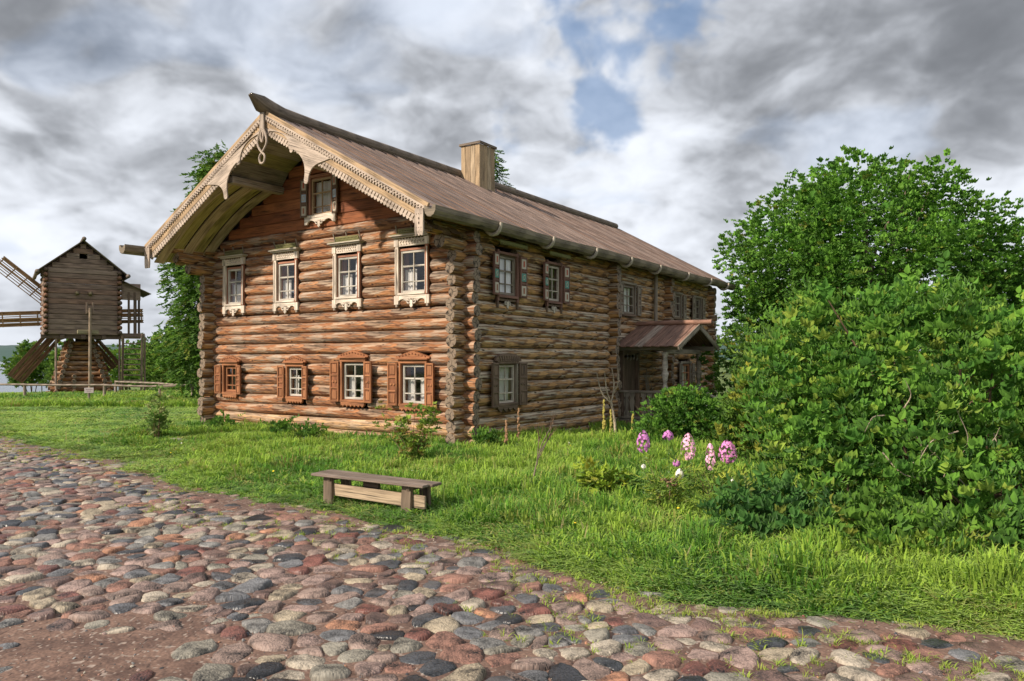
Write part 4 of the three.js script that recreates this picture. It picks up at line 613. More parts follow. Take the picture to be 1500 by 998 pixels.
{ // small yellow and white flower heads and dry stalks in the grass
  const R = rng(3131), L = [], D = [], S = [], q = new THREE.Quaternion(); for (let i = 0; i < 900; i++) { const z = -5.2 - 12 * Math.pow(R(), 1.2), x = mix(z * .7, -z * .7, R()); if (roadSide(x, z) > -.45 || inHouse(x, z, .3)) continue; const y = groundY(x, z), h = .08 + R() * .12; if (i % 4 === 0 && fbm2(x * .8, z * .8, 2, 0, 0, 907) > .5) { q.setFromEuler(new THREE.Euler((R() - .5) * .8, R() * 6, (R() - .5) * .8)); const r = .011 + R() * .006; L.push([new THREE.Matrix4().compose(V3(x, y + h + .03, z), q, V3(r, r * .4, r)), R() < .75 ? col(.75, .55, .02) : col(.8, .8, .75)]); } else { q.setFromEuler(new THREE.Euler((R() - .5) * .7, R() * 6, (R() - .5) * .7)); D.push([new THREE.Matrix4().compose(V3(x, y, z), q, V3(.05, .18 + R() * .25, .05)), tone([.36, .28, .12], [.42, .36, .2], R())]); } }
  for (let i = 0; i < 700; i++) { const x = -1.2 + 4.6 * R(), z = -6.6 - 5.2 * R(); if (roadSide(x, z) > -.55 || fbm2(x * 1.1, z * 1.1, 2, 0, 0, 908) < .46) continue; q.setFromEuler(new THREE.Euler((R() - .5) * .3, R() * 6, (R() - .5) * .3)); D.push([new THREE.Matrix4().compose(V3(x, groundY(x, z), z), q, V3(.09, .24 + R() * .22, .09)), tone([.26, .40, .06], [.40, .46, .12], R())]); }
  const g = scene.getObjectByName('grass'); scatter('flower_heads', new THREE.IcosahedronGeometry(1, 1), std({ color: 0xffffff }), L, g); scatter('dry_stalks', tuft(3, 88, .3, .05, .3), std({ color: 0xffffff, side: THREE.DoubleSide }), D, g); }
// foliage: sprays spread through blobs [x, y, z, r, (squash)]
function foliage(name, parent, blobs, geos, n, { seed = 1, size = .1, lo = .5, dark = [.05, .13, .018], light = [.13, .26, .03], odd = [.22, .24, .03], oddShare = .05, hang = 0, mat = leafMat, gaps = 0 } = {}) {
  const R = rng(seed), lists = geos.map(() => []), tot = blobs.reduce((s, b) => s + b[3] * b[3], 0), q = new THREE.Quaternion(), X = V3(1, 0, 0), m = new THREE.Matrix4();
  for (const b of blobs) {
    const k = Math.round(n * b[3] * b[3] / tot), sd = R() * 99;
    for (let i = 0; i < k; i++) {
      const d = V3(R() * 2 - 1, R() * 2 - 1, R() * 2 - 1); if (d.lengthSq() > 1 || d.lengthSq() < .01) { i--; continue; } d.normalize();
      const lump = .55 + .9 * n3(d.x * 2.6 + sd, d.y * 2.6, d.z * 2.6, 950), r = b[3] * lump * mix(lo, 1.04, Math.pow(R(), .55)), p = V3(b[0] + d.x * r, b[1] + d.y * r * (b[4] ?? 1), b[2] + d.z * r); if (p.y < .03 || (gaps && n3(p.x * 2.1 + 3, p.y * 2.1, p.z * 2.1, 977) < gaps)) continue;
      const out = d.clone(); out.y = out.y * (1 - hang) * .4 - .1 - hang * 1.2; out.x += (R() - .5) * 1.3; out.z += (R() - .5) * 1.3; out.y += (R() - .5) * .7; out.normalize();
      const up = V3((R() - .5) * .8 + d.x * .3, 1, (R() - .5) * .8 + d.z * .3), side = new THREE.Vector3().crossVectors(up, out).negate().normalize(), u2 = new THREE.Vector3().crossVectors(side, out).negate().normalize();
      m.makeBasis(out, u2, new THREE.Vector3().crossVectors(out, u2)); const s = size * (.7 + R() * .6); m.scale(V3(s, s, s)); m.setPosition(p);
      const c = R() < oddShare ? tone(odd, light, R() * .6) : tone(dark, light, R()); c.multiplyScalar(.8 + R() * .4);
      lists[Math.floor(R() * geos.length)].push([m.clone(), c]);
    }
  }
  if (geos.length === 1) return scatter(name, geos[0], mat, lists[0], parent);
  const g = sub(name, parent); g.userData.kind = 'stuff'; geos.forEach((ge, i) => lists[i].length && scatter('leaves', ge, mat, lists[i], g)); return g;
}
const barkMat = (r, g, b) => std({ map: TX.bark, bumpMap: TX.bark, bumpScale: .01, color: col(r * 1.6, g * 1.6, b * 1.6), roughness: .95 });
const BK = { grey: barkMat(.22, .18, .14), brown: barkMat(.15, .10, .065), pale: barkMat(.42, .36, .28), birch: barkMat(.62, .60, .55), twig: barkMat(.26, .17, .11) };
const bigSpray = [spray(7, 11, { wid: .62, droop: .22, hang: .7, face: .9 }), spray(5, 12, { droop: .3, wid: .68, hang: .9, face: .8 }), spray(8, 13, { wid: .58, droop: .25, hang: .5, face: 1 })], smallSpray = [spray(7, 21, { wid: .78, droop: .25, gap: .32, hang: .4, face: .7 }), spray(7, 22, { wid: .72, droop: .3, pair: false, gap: .3, hang: .3, face: .5 })], thinSpray = [spray(10, 31, { wid: .6, hang: .2, droop: .3, pair: false }), spray(9, 32, { wid: .5, hang: .3, pair: false })];

// crown blobs on a dome
function dome(cx, cy, cz, rx, ry, rz, n, r, seed, low = -.45) { const R = rng(seed), out = []; for (let i = 0; i < n; i++) { const y = mix(low, .98, (i + .5) / n), a = i * 2.399 + R() * .8, k = Math.sqrt(1 - Math.min(1, y * y)) * (.72 + R() * .3); out.push([cx + Math.cos(a) * rx * k, cy + y * ry * (.86 + R() * .2), cz + Math.sin(a) * rz * k, r * (.7 + R() * .6), .85]); } for (let i = 0; i < n / 3; i++) { const a = R() * 6.28, k = Math.sqrt(R()) * .6; out.push([cx + Math.cos(a) * rx * k, cy + mix(low, .75, R()) * ry, cz + Math.sin(a) * rz * k, r * 1.1, .9]); } return out; }
function woody(parent, x, z, blobs, { h = 3, r = .14, mat = BK.grey, n = 9, seed = 1, stems = 1 } = {}) {
  const R = rng(seed), y0 = groundY(x, z) - .1, top = Math.max(...blobs.map((b) => b[1]));
  for (let s = 0; s < stems; s++) { const ox = (R() - .5) * .5 * (stems > 1), oz = (R() - .5) * .5 * (stems > 1); mesh('trunk', limb([[x + ox, y0, z + oz, r * 1.15], [x + ox * 1.6 + (R() - .5) * .2, y0 + h * .35, z + oz * 1.6, r * .85], [x + ox * 2.2 + (R() - .5) * .4, y0 + h, z + oz * 2.2 + (R() - .5) * .4, r * .55], [x + ox * 3 + (R() - .5) * .5, mix(y0 + h, top, .75), z + oz * 3, r * .15]], 8, 14, .08, seed + s), mat, parent); }
  for (let i = 0; i < n; i++) { const b = blobs[Math.floor(R() * blobs.length)], ys = y0 + h * (.5 + R() * .5); mesh('branch', limb([[x, ys, z, r * .5], [mix(x, b[0], .5) + (R() - .5) * .2, mix(ys, b[1], .6), mix(z, b[2], .5), r * .32], [b[0] + (R() - .5) * b[3], b[1] + (R() - .3) * b[3] * .6, b[2] + (R() - .5) * b[3], r * .06]], 5, 9, .1, seed + i * 3), mat, parent); }
}
function tree(name, label, category, group, x, z, blobs, n, o = {}) { const t = thing(name, label, category, group); woody(t, x, z, blobs, { ...o, mat: /bush|shrub/.test(name) ? BK.brown : BK.grey }); foliage('crown', t, blobs, o.geos ?? smallSpray, n, { seed: (o.seed ?? 1) * 7, ...o }); return t; }

// the big leafy tree behind the bushes, and its neighbour
tree('broadleaf_tree', 'large rounded deciduous tree rising above the bushes beside the house', 'tree', null, 14.2, -30, dome(14.0, 5.1, -30, 5.3, 3.8, 5.0, 96, 1.05, 41, -.8), 19000, { h: 3.4, r: .24, n: 18, gaps: .22, seed: 5, size: .135, dark: [.06, .175, .018], light: [.16, .34, .034], oddShare: .04, mat: farLeafMat });
tree('broadleaf_tree', 'smaller broadleaf tree next to the large rounded one', 'tree', null, 21.5, -29.5, dome(21.6, 3.0, -29.5, 3.6, 3.2, 3.4, 34, 1.1, 43, -.8), 4200, { h: 2, r: .18, n: 8, seed: 6, size: .15, dark: [.05, .15, .018], light: [.13, .29, .034], mat: farLeafMat });
// birch behind the far corner of the house
{ const R = rng(51), bl = []; for (let i = 0; i < 46; i++) { const t = i / 46, y = mix(1.6, 10.2, t), k = (1 - Math.pow(t, 2.2)) * 1.7 + .25, a = i * 2.4; bl.push([-12.25 + Math.cos(a) * k * R() ** .5, y, -31 + Math.sin(a) * k * R() ** .5, .75 - .3 * t, 1.6]); }
  tree('birch_tree', 'tall birch with hanging branches behind the far corner of the house', 'tree', null, -12.25, -31, bl, 6800, { h: 6.5, r: .15, mat: farLeafMat, n: 12, seed: 8, size: .13, geos: thinSpray, hang: .75, dark: [.05, .13, .016], light: [.14, .27, .03], oddShare: .08 }).children.forEach((c) => { if (c.name === 'trunk') c.material = BK.birch; }); }
{ const R = rng(53), bl = []; for (let i = 0; i < 22; i++) { const t = i / 22, y = mix(7.5, 12.1, t), k = (1 - t) * 1.0 + .15, a = i * 2.4; bl.push([-1.15 + Math.cos(a) * k, y, -37 + Math.sin(a) * k, .5 - .2 * t, 1.4]); } tree('birch_tree', 'slender birch top showing just behind the wooden chimney', 'tree', null, -1.15, -37, bl, 1300, { h: 8, r: .13, n: 6, seed: 9, size: .12, geos: thinSpray, hang: .5, light: [.12, .24, .03], mat: farLeafMat }); }
// bushes round the windmill and behind
[[-33.3, -52, 1.7, 3.1, 'willow bush growing on the lake shore behind the windmill sails', 1], [-30.3, -51, 1.6, 2.6, 'shorter willow bush at the foot of the windmill on the lake side', 2], [-20.5, -46, 2.6, 1.7, 'rounded bush standing just behind the windmill ladder', 3], [-17.2, -44, 2.8, 1.9, 'rounded bush between the windmill ladder and the fence corner', 4], [-14.2, -41, 3.2, 2.6, 'dense bush behind the fence corner post', 5], [-25.5, -50, 2.6, 2.0, 'low bush in the gap under the windmill', 6]].forEach(([x, z, w, h, l, s]) => { const y = groundY(x, z); tree('shrub', l, 'bush', 'bushes behind the windmill', x, z, dome(x, y + h * .9, z, w * .75, h, w * .6, 20, w * .34, 60 + s, -.8), s === 1 ? 3000 : 1500, { h: h * .7, r: .07, mat: farLeafMat, n: 5, seed: 70 + s, size: .17, stems: 3, dark: [.055, .14, .016], light: [.22, .36, .05] }); });
// woods further off: one mass of crowns
{ const R = rng(77), bl = [], fir = []; for (let i = 0; i < 90; i++) { const left = i < 50, d = 62 + R() * 45, px = left ? mix(-.62, -.36, R()) : mix(.20, .85, R()), x = px * d, z = -d, h = left ? 2.5 + R() * 2.2 + (d - 62) * .05 : 5 + R() * 3.5; for (let k = 0; k < 4; k++) bl.push([x + (R() - .5) * 3, groundY(x, z) + h * (k + .6) / 4, z + (R() - .5) * 2, 1.7, 1.1]); }
  const g = new THREE.Group(); g.name = 'far_woods'; g.userData = { kind: 'stuff', label: 'green woods in the distance behind the house and windmill', category: 'woods' }; scene.add(g); foliage('foliage', g, bl, smallSpray, 16000, { seed: 78, size: .34, dark: [.035, .095, .02], light: [.085, .18, .03], mat: farLeafMat }); }

// the big bush beside the road
{ const t = thing('bush', 'big leafy bush with pointed leaves and bare inner twigs beside the cobbled road', 'bush'), R = rng(81);
  const bl = [[3.6, 1.95, -8.5, .74], [4.4, 1.85, -8.3, .82], [5.3, 1.7, -8.1, .8], [6.3, 1.45, -8.0, .85], [3.3, 1.35, -8.2, .62], [4.0, 1.25, -7.8, .66], [5.0, 1.2, -7.6, .66], [6.1, .95, -7.4, .75], [3.2, .8, -7.9, .5], [3.6, .7, -7.5, .5], [4.3, .6, -7.1, .46], [5.35, .6, -6.9, .48], [6.4, .5, -6.8, .55], [4.85, 2.25, -8.4, .36], [3.62, 2.42, -8.5, .34], [5.55, 2.1, -8.2, .34], [4.2, 2.25, -8.4, .34], [3.15, 1.8, -8.4, .3]];
  foliage('leaves', t, bl, bigSpray, 6400, { seed: 82, size: .086, gaps: .37, lo: .35, dark: [.06, .18, .022], light: [.17, .35, .038], odd: [.28, .38, .05], oddShare: .16 });
  for (let i = 0; i < 22; i++) { const b = bl[i % 17], bx = 4.3 + (R() - .5) * 1.6, bz = -7.9 + (R() - .5) * .7; mesh('stem', limb([[bx, -.05, bz, .028], [mix(bx, b[0], .4) + (R() - .5) * .3, b[1] * .5, mix(bz, b[2], .4), .02], [b[0] + (R() - .5) * .5, b[1] + .1, b[2] + (R() - .5) * .4, .007]], 6, 12, .1, 400 + i), BK.brown, t); }
  for (let i = 0; i < 16; i++) { const x = 3.5 + R() * 2.2, y = .5 + R() * .9, z = -7.25 + (R() - .5) * .3, a = R() * 6.28, L = .25 + R() * .35; mesh('dry_twig', limb([[x, y, z, .008], [x + Math.cos(a) * L * .5, y + Math.sin(a) * L * .5 + (R() - .5) * .1, z + .06, .006], [x + Math.cos(a + .4) * L, y + Math.sin(a + .4) * L, z + .1, .002]], 5, 8, .1, 450 + i), BK.pale, t); } }
[[2.55, -7.35, .5, .5, 'low bramble patch with dull bluish leaves at the foot of the big bush', [.04, .13, .024], [.10, .235, .04]], [3.35, -6.75, .55, .45, 'pale green raspberry patch in front of the big bush', [.07, .17, .02], [.17, .33, .035]], [4.7, -6.45, .6, .42, 'low leafy thicket under the bare twigs by the road', [.045, .13, .018], [.12, .27, .03]]].forEach(([x, z, w, h, l, d, li], i) => tree('low_shrub', l, 'bush', null, x, z, [[x - w * .5, h * .5, z, w * .6, .8], [x + w * .5, h * .5, z + .1, w * .6, .8], [x, h * .75, z - .1, w * .6, .8], [x + .1, h * .35, z + .2, w * .5, .7]], 420, { h: h * .5, r: .015, n: 5, seed: 90 + i, size: .085, geos: bigSpray, dark: d, light: li, oddShare: .08, mat: leafMat }));
// shrubs between the big bush and the porch
[[4.35, -12.4, .8, 1.3, 'yellowish green tall shrub between the porch steps and the big bush', 1], [5.6, -13.8, 1.1, 2.0, 'tall light green shrub rising behind the porch steps', 2], [7.6, -17.5, 1.8, 2.4, 'tall shrub growing in front of the rounded tree', 3], [9.2, -14.0, 1.6, 2.0, 'wide shrub hidden behind the big roadside bush', 4], [7.4, -22.5, 1.4, 2.3, 'thin shrub near the back corner of the house', 5]].forEach(([x, z, w, h, l, s]) => tree('shrub', l, 'bush', 'shrubs beside the porch', x, z, dome(x, h * .58, z, w, h * .55, w * .8, 16, w * .42, 100 + s, -.8), 1150, { h: h * .5, r: .03, n: 6, seed: 110 + s, size: .11, stems: 3, geos: smallSpray, dark: [.06, .15, .018], light: [.17, .31, .035], oddShare: s === 1 ? .3 : .1, odd: [.30, .28, .03], mat: leafMat }));
tree('round_bush', 'dense rounded green bush in front of the porch balustrade', 'bush', null, 3.35, -15.6, [[3.15, .48, -15.6, .48], [3.7, .5, -15.5, .6], [3.5, .8, -15.7, .45], [3.95, .75, -15.7, .42], [2.9, .28, -15.5, .36], [4.2, .4, -15.4, .5], [3.5, 1.08, -15.7, .2], [3.9, 1.0, -15.7, .22]], 1500, { h: .45, r: .02, n: 3, mat0: 1, seed: 120, size: .075, stems: 3, dark: [.06, .17, .02], light: [.16, .34, .035], mat: leafMat });

// small plants on the lawn
function sapling(name, label, x, z, h, n, o) { const t = thing(name, label, o.cat ?? 'sapling'), R = rng(o.seed), y0 = groundY(x, z) - .03, bl = []; for (let i = 0; i < o.stems; i++) { const a = R() * 6.28, l = o.lean * (.4 + R() * .8), tx = x + Math.cos(a) * l, tz = z + Math.sin(a) * l, th = h * (.6 + R() * .45), kx = (R() - .5) * .12, kz = (R() - .5) * .12; mesh('stem', limb([[x + kx, y0, z + kz, o.r], [mix(x, tx, .4) + kx, y0 + th * .5, mix(z, tz, .4) + kz, o.r * .7], [tx, y0 + th, tz, o.r * .25]], 6, 10, .08, o.seed + i), o.bark ?? BK.twig, t); for (let k = 0; k < 5; k++) { const q = .25 + .75 * (k + R()) / 5; bl.push([mix(x, tx, q * q) + (R() - .5) * .1, y0 + th * q, mix(z, tz, q * q) + (R() - .5) * .1, o.br ?? .12]); } } if (n) foliage('leaves', t, bl, o.geos ?? smallSpray, n, { lo: .1, ...o }); return t; }
sapling('young_shrub', 'small leafy sapling alone on the mown lawn near the fence', -7.75, -16.3, 1.15, 120, { stems: 7, lean: .34, r: .010, seed: 131, size: .085, dark: [.10, .22, .035], light: [.30, .42, .11], oddShare: .2, odd: [.34, .36, .14], cat: 'sapling', br: .13 });
sapling('rose_bush', 'sparse yellow-green rose bush below the windows behind the bench', -1.62, -12.6, 1.1, 230, { stems: 12, lean: .62, r: .007, seed: 133, size: .06, dark: [.12, .22, .025], light: [.30, .40, .05], oddShare: .25, odd: [.32, .22, .06], cat: 'rose bush', br: .13 });
sapling('leafy_weed', 'green leafy weed clump at the near corner of the house', -.55, -14.9, .45, 90, { stems: 6, lean: .22, r: .006, seed: 135, size: .085, geos: bigSpray, dark: [.05, .14, .02], light: [.16, .30, .03], cat: 'weed', br: .1 });
[[-5.3, -17.3, 'weeds growing against the front wall under the second window', 137], [-4.4, -16.4, 'weeds growing against the front wall under the third window', 139], [-7.3, -18.6, 'weeds growing against the far end of the front wall', 141]].forEach(([x, z, l, s]) => sapling('leafy_weed', l, x, z, .38, 110, { stems: 9, lean: .4, r: .005, seed: s, size: .08, geos: bigSpray, dark: [.05, .14, .02], light: [.14, .28, .03], cat: 'weed', br: .14 }));
sapling('yellow_green_plant', 'bright yellow-green lobed-leaf plant standing in the lawn', 1.12, -9.35, .52, 210, { stems: 9, lean: .26, r: .006, seed: 145, size: .075, geos: [spray(5, 41, { wid: .8, droop: .3 })], dark: [.16, .28, .02], light: [.32, .40, .03], oddShare: .2, odd: [.36, .36, .03], cat: 'plant', br: .11 });
sapling('large_leaf_plant', 'plant with large upright green leaves next to the yellow-green one', 1.62, -9.5, .38, 60, { stems: 7, lean: .25, r: .006, seed: 147, size: .15, geos: [spray(3, 42, { wid: .45, droop: .5 })], dark: [.08, .20, .025], light: [.19, .34, .04], cat: 'plant', br: .08 });
// bare branching shrub
{ const t = thing('bare_shrub', 'bare reddish twiggy shrub leaning in the lawn beside the side wall', 'shrub'), R = rng(151), grow = (p, d, l, r, lev) => { const e = p.clone().addScaledVector(d, l), m = p.clone().lerp(e, .5).add(V3((R() - .5) * .06 * l, 0, (R() - .5) * .06 * l)); mesh(lev ? 'twig' : 'stem', limb([[p.x, p.y, p.z, r], [m.x, m.y, m.z, r * .8], [e.x, e.y, e.z, r * .55]], 5, 5, .08, Math.floor(R() * 1e4)), lev > 1 ? BK.twig : BK.grey, t); if (lev < 3) for (let k = 0; k < (lev ? 3 : 4); k++) { const nd = d.clone().add(V3((R() - .5) * 1.1, .15 + R() * .35, (R() - .5) * 1.1)).normalize(); grow(p.clone().lerp(e, .55 + .45 * (k + 1) / 4), nd, l * (.38 + R() * .25), r * .5, lev + 1); } }; grow(V3(.22, 0, -9.75), V3(.22, 1, .03).normalize(), .75, .016, 0); }
{ const t = thing('forked_sapling', 'pale dead forked sapling standing before the porch corner', 'sapling'), x = 2.30, z = -16.6, y = groundY(x, z) - .05; mesh('trunk', limb([[x, y, z, .035], [x - .02, y + .5, z, .03], [x - .10, y + .95, z, .026]], 7, 8, .05, 1), BK.pale, t); for (const p of [[[-.10, .93, 0, .024], [-.30, 1.15, 0, .018], [-.42, 1.6, 0, .009]], [[-.10, .93, 0, .022], [-.20, 1.2, .05, .016], [-.25, 1.62, .05, .008]], [[-.10, .93, 0, .022], [-.03, 1.3, -.05, .018], [-.08, 1.72, -.05, .009]], [[-.04, 1.15, 0, .016], [.05, 1.4, .05, .012], [.04, 1.7, .05, .007]]]) mesh('fork', limb(p.map(([a, b, c, r]) => [x + a, y + b, z + c, r]), 6, 8, .05, 2), BK.pale, t); }
// tall seed stalks
[[1.98, -16.2, .95, 'tall yellowish seed stalk in front of the pale forked sapling', 1], [2.12, -16.1, .75, 'shorter yellowish seed stalk beside the tall one', 2], [2.62, -16.3, .7, 'thin seed stalk between the forked sapling and round bush', 3], [-.12, -14.6, .6, 'thin reddish seed stalk against the side wall near the corner', 4], [.12, -14.7, .85, 'taller thin reddish stalk against the side wall near the corner', 5]].forEach(([x, z, h, l, s]) => { const t = thing('seed_stalk', l, 'weed'), R = rng(160 + s), y = groundY(x, z); mesh('stem', limb([[x, y, z, .008], [x + .02, y + h * .6, z, .006], [x + (R() - .5) * .1, y + h, z, .003]], 5, 8, .05, s), BK.twig, t); const b = []; for (let k = 0; k < 46; k++) { const q = .35 + .65 * R(); const g = new THREE.IcosahedronGeometry(.013 + R() * .011, 0); g.scale(1, 1.5, 1); g.translate(x + (R() - .5) * .07 * (1.2 - q) + .01, y + h * q, z + (R() - .5) * .07); b.push(g); } mesh('seed_heads', mergeGeometries(b), std({ color: s < 4 ? col(.34, .29, .06) : col(.30, .17, .09) }), t); });
// flowering phlox
{ const petal = () => { const P = [], I = []; for (let k = 0; k < 5; k++) { const a = k * 1.2566; leafInto(P, I, V3(0, 0, 0), V3(Math.cos(a), .12, Math.sin(a)), V3(0, 1, 0), 1, .75, .1, .15); } return geoOf(P, I); }, pg = petal(), pk = [std({ color: col(.66, .24, .52), roughness: .7 }), std({ color: col(.78, .42, .58), roughness: .7 }), std({ color: col(.56, .20, .50), roughness: .7 }), std({ color: col(.85, .83, .76), roughness: .7 })];
  const ph = [[1.58, -9.0, .78, .085, .17, 2, 'purple-pink upright flower spike set apart from the others'], [1.92, -9.2, .86, .07, .07, 2, 'small round purple flower head above the flower spikes'], [1.98, -9.0, .56, .045, .05, 2, 'tiny purple flower head low among the flower spikes'], [2.06, -8.75, .74, .09, .20, 1, 'pale pink flower spike with a pointed tip beside the white blossoms'], [2.28, -8.6, .64, .06, .20, 1, 'slim pink flower spike between two fuller ones'], [2.48, -8.6, .72, .11, .17, 0, 'full magenta flower head next to the big bush'], [1.95, -8.7, .46, .05, .07, 3, 'small white blossom cluster below the pink spikes'], [2.52, -8.5, .44, .04, .05, 3, 'pair of small white blossoms under the magenta head'], [1.6, -9.1, .50, .03, .03, 3, 'single white blossom below the purple spike']];
  ph.forEach(([x, z, h, w, l, c, label], i) => { const t = thing('flowering_plant', label, 'flower'), R = rng(180 + i), y = groundY(x, z); mesh('stem', limb([[x + .03, y, z + .02, .006], [x + .015, y + h * .5, z, .005], [x, y + h, z, .004]], 5, 8, .04, i), std({ color: col(.10, .19, .03) }), t); const P = [], I = []; for (let k = 0; k < 12; k++) { const a = k * 2.4, q = .12 + .75 * k / 12, d = V3(Math.cos(a), .35, Math.sin(a)).normalize(); leafInto(P, I, V3(x + .02 * (1 - q), y + h * q, z), d, V3(0, 1, 0), .13 * (1.1 - q * .4), .032, .2, .4); } mesh('leaves', geoOf(P, I), greenTint, t); const fl = []; for (let k = 0; k < 26 + 260 * w * 3.2 * l * 6; k++) { const a = R() * 6.283, v = R(), rr = w * Math.sqrt(Math.max(.02, 1 - (v * 2 - 1) ** 2)) * (1.15 - .45 * v), d = V3(Math.cos(a), (v - .3) * .9, Math.sin(a)).normalize(), g = pg.clone(); g.scale(.019, .019, .019); g.applyQuaternion(new THREE.Quaternion().setFromUnitVectors(V3(0, 1, 0), d)); g.translate(x + Math.cos(a) * rr, y + h + l * (v * 1.5 - .5), z + Math.sin(a) * rr); fl.push(g); } mesh('blossom', mergeGeometries(fl), pk[c], t); }); }
// green stalks without flowers round the phlox
[[2.25, -8.2, 'tall green leafy stalks in front of the pink flowers', 1], [2.65, -8.1, 'green leafy stalks between the pink flowers and big bush', 2], [1.75, -8.6, 'yellowing leafy stalks below the purple flower spike', 3], [2.45, -9.1, 'leafy stalks growing behind the pink flowers', 4]].forEach(([x, z, l, s]) => sapling('leafy_stalks', l, x, z, .62, 150, { stems: 14, lean: .26, r: .005, seed: 200 + s, size: .10, geos: [spray(5, 50 + s, { wid: .24, droop: .35 })], dark: [.08, .18, .02], light: [.23, .34, .04], oddShare: s === 3 ? .4 : .15, odd: [.36, .40, .05], cat: 'plant', br: .12 }));
{ const t = thing('dry_flower_stalk', 'dry brown seed-headed stalk in front of the leafy stalks', 'weed'), x = 1.78, z = -8.45, y = groundY(x, z), R = rng(9); mesh('stem', limb([[x - .01, y, z, .007], [x, y + .25, z, .006], [x + .01, y + .42, z, .004]], 5, 6, .05, 1), BK.twig, t); const b = []; for (let k = 0; k < 26; k++) b.push(new THREE.IcosahedronGeometry(.012 + R() * .01, 0).translate(x + (R() - .5) * .16, y + .42 + (R() - .5) * .08, z + (R() - .5) * .1)); mesh('seed_heads', mergeGeometries(b), std({ color: col(.20, .12, .07) }), t); }
// ---------- bench ----------
{ const b = thing('bench', 'weathered wooden plank bench on the grass verge of the cobbled road', 'bench', null, [-1.70, groundY(-1.70, -9.2) - .02, -9.22], -HA + .02), dk = pm(.21, .155, .11), lt = pm(.46, .35, .24), tops = [pm(.215, .165, .13), pm(.18, .135, .105), pm(.24, .185, .15)];
  for (let k = 0; k < 3; k++) mesh('seat_plank', box(1.84 + (k % 2) * .04, .034, .116, (k % 2) * .025, .385 + (k === 1 ? .004 : 0), -.12 + k * .123, 'x', .011, [(k - 1) * .02, 0, .004 * (k - 1)]), tops[k], b);
  for (const x of [-.70, .60]) for (const z of [.085, -.13]) mesh('leg', box(.15, .40, .05, x + (z < 0 ? .10 : 0), .165, z, 'y', .01, [z > 0 ? -.04 : .04, 0, (x < 0 ? .03 : -.02)]), dk, b);
  for (const x of [-.65, .66]) mesh('cleat', box(.06, .05, .28, x - .02, .335, -.02, 'z', .008), dk, b);
  mesh('hanging_block', box(.26, .13, .045, -.04, .30, .0, 'x', .01), pm(.12, .085, .06), b); mesh('stretcher', box(1.58, .155, .035, .06, .19, .045, 'x', .008, [.03, 0, -.012]), lt, b); }
// ---------- rail fence and notice ----------
{ const wood = pm(.30, .24, .19), runs = [[[-13.5, -31.6], [-17.6, -32.3], [-21.5, -33.0], [-25.5, -33.8], [-30, -34.6]], [[-13.5, -31.6], [-16.2, -34.4], [-19.6, -37.0]], [[-27, -38.5], [-33, -42]]], seen = new Set();
  const f = thing('rail_fence', 'low rail fence of round poles in front of the windmill', 'fence'); runs.forEach((r, ri) => { r.forEach(([x, z], i) => { const k = x + ',' + z; if (seen.has(k)) return; seen.add(k); const y = groundY(x, z); mesh('post', limb([[x, y - .2, z, .07], [x, y + .4, z, .065], [x, y + .74, z, .06]], 8, 4, .06, i), wood, f); }); for (let i = 0; i < r.length - 1; i++) { const [a, b] = r[i], [c, d] = r[i + 1], yy = (q) => groundY(a + (c - a) * q, b + (d - b) * q); mesh('rail', limb([[a, yy(0) + .68, b + .03, .05], [mix(a, c, .5), yy(.5) + .66, mix(b, d, .5) + .03, .045], [c, yy(1) + .67, d + .03, .05]], 7, 8, .05, ri * 9 + i), wood, f); } });
  const x = -17.25, z = -30.5, y = groundY(x, z), s = thing('notice_board', 'small white notice board with two lines of writing on a wooden stake', 'sign', null, [x, y, z], .5); mesh('stake', limb([[0, -.1, 0, .05], [0, .3, 0, .05], [0, .46, 0, .048]], 7, 3, .05, 3), wood, s);
  const cv = document.createElement('canvas'); cv.width = 192; cv.height = 120; const c2 = cv.getContext('2d'); c2.fillStyle = '#f3dcdc'; c2.fillRect(0, 0, 192, 120); c2.fillStyle = '#7a3344'; const R = rng(4); for (const [yy, a, b, h] of [[34, 28, 164, 18], [72, 52, 138, 15]]) for (let q = a; q < b; q += 13) { c2.fillRect(q, yy + R() * 2, 3, h); c2.fillRect(q + 7, yy + R() * 2, 3, h); c2.fillRect(q, yy + h * (R() < .5 ? 0 : .45), 9, 3); }
  const tx = new THREE.CanvasTexture(cv); tx.colorSpace = THREE.SRGBColorSpace; mesh('board', box(.33, .215, .015, 0, .54, .052, 'x', .003), std({ color: col(.82, .70, .70) }), s); const pl = mesh('notice', new THREE.PlaneGeometry(.32, .205), std({ map: tx, roughness: .6 }), s); pl.position.set(0, .54, .0625); }
// rocks
[[-27.8, -34.2, .34, 'blue-grey stone in the grass by the fence rails', [.30, .36, .42]], [-2.35, -11.2, .10, 'pale stone lying in the grass behind the bench', [.42, .38, .30]], [-7.1, -15.9, .16, 'flat grey stone in the lawn beside the small sapling', [.32, .30, .26]]].forEach(([x, z, r, l, c], i) => { const g = new THREE.IcosahedronGeometry(r, 3), p = g.attributes.position; for (let k = 0; k < p.count; k++) { const f = .75 + .5 * n3(p.getX(k) * 3 / r * .4 + i * 9, p.getY(k) * 3 / r * .4, p.getZ(k) * 3 / r * .4, 31); p.setXYZ(k, p.getX(k) * f * 1.25, p.getY(k) * f * .7, p.getZ(k) * f); } g.computeVertexNormals(); const m = new THREE.Mesh(g, std({ map: TX.stone, color: col(c[0] * 1.5, c[1] * 1.5, c[2] * 1.5) })); m.name = numbered('rock'); m.position.set(x, groundY(x, z) + r * .3, z); m.castShadow = true; tag(m, l, 'rock'); scene.add(m); });

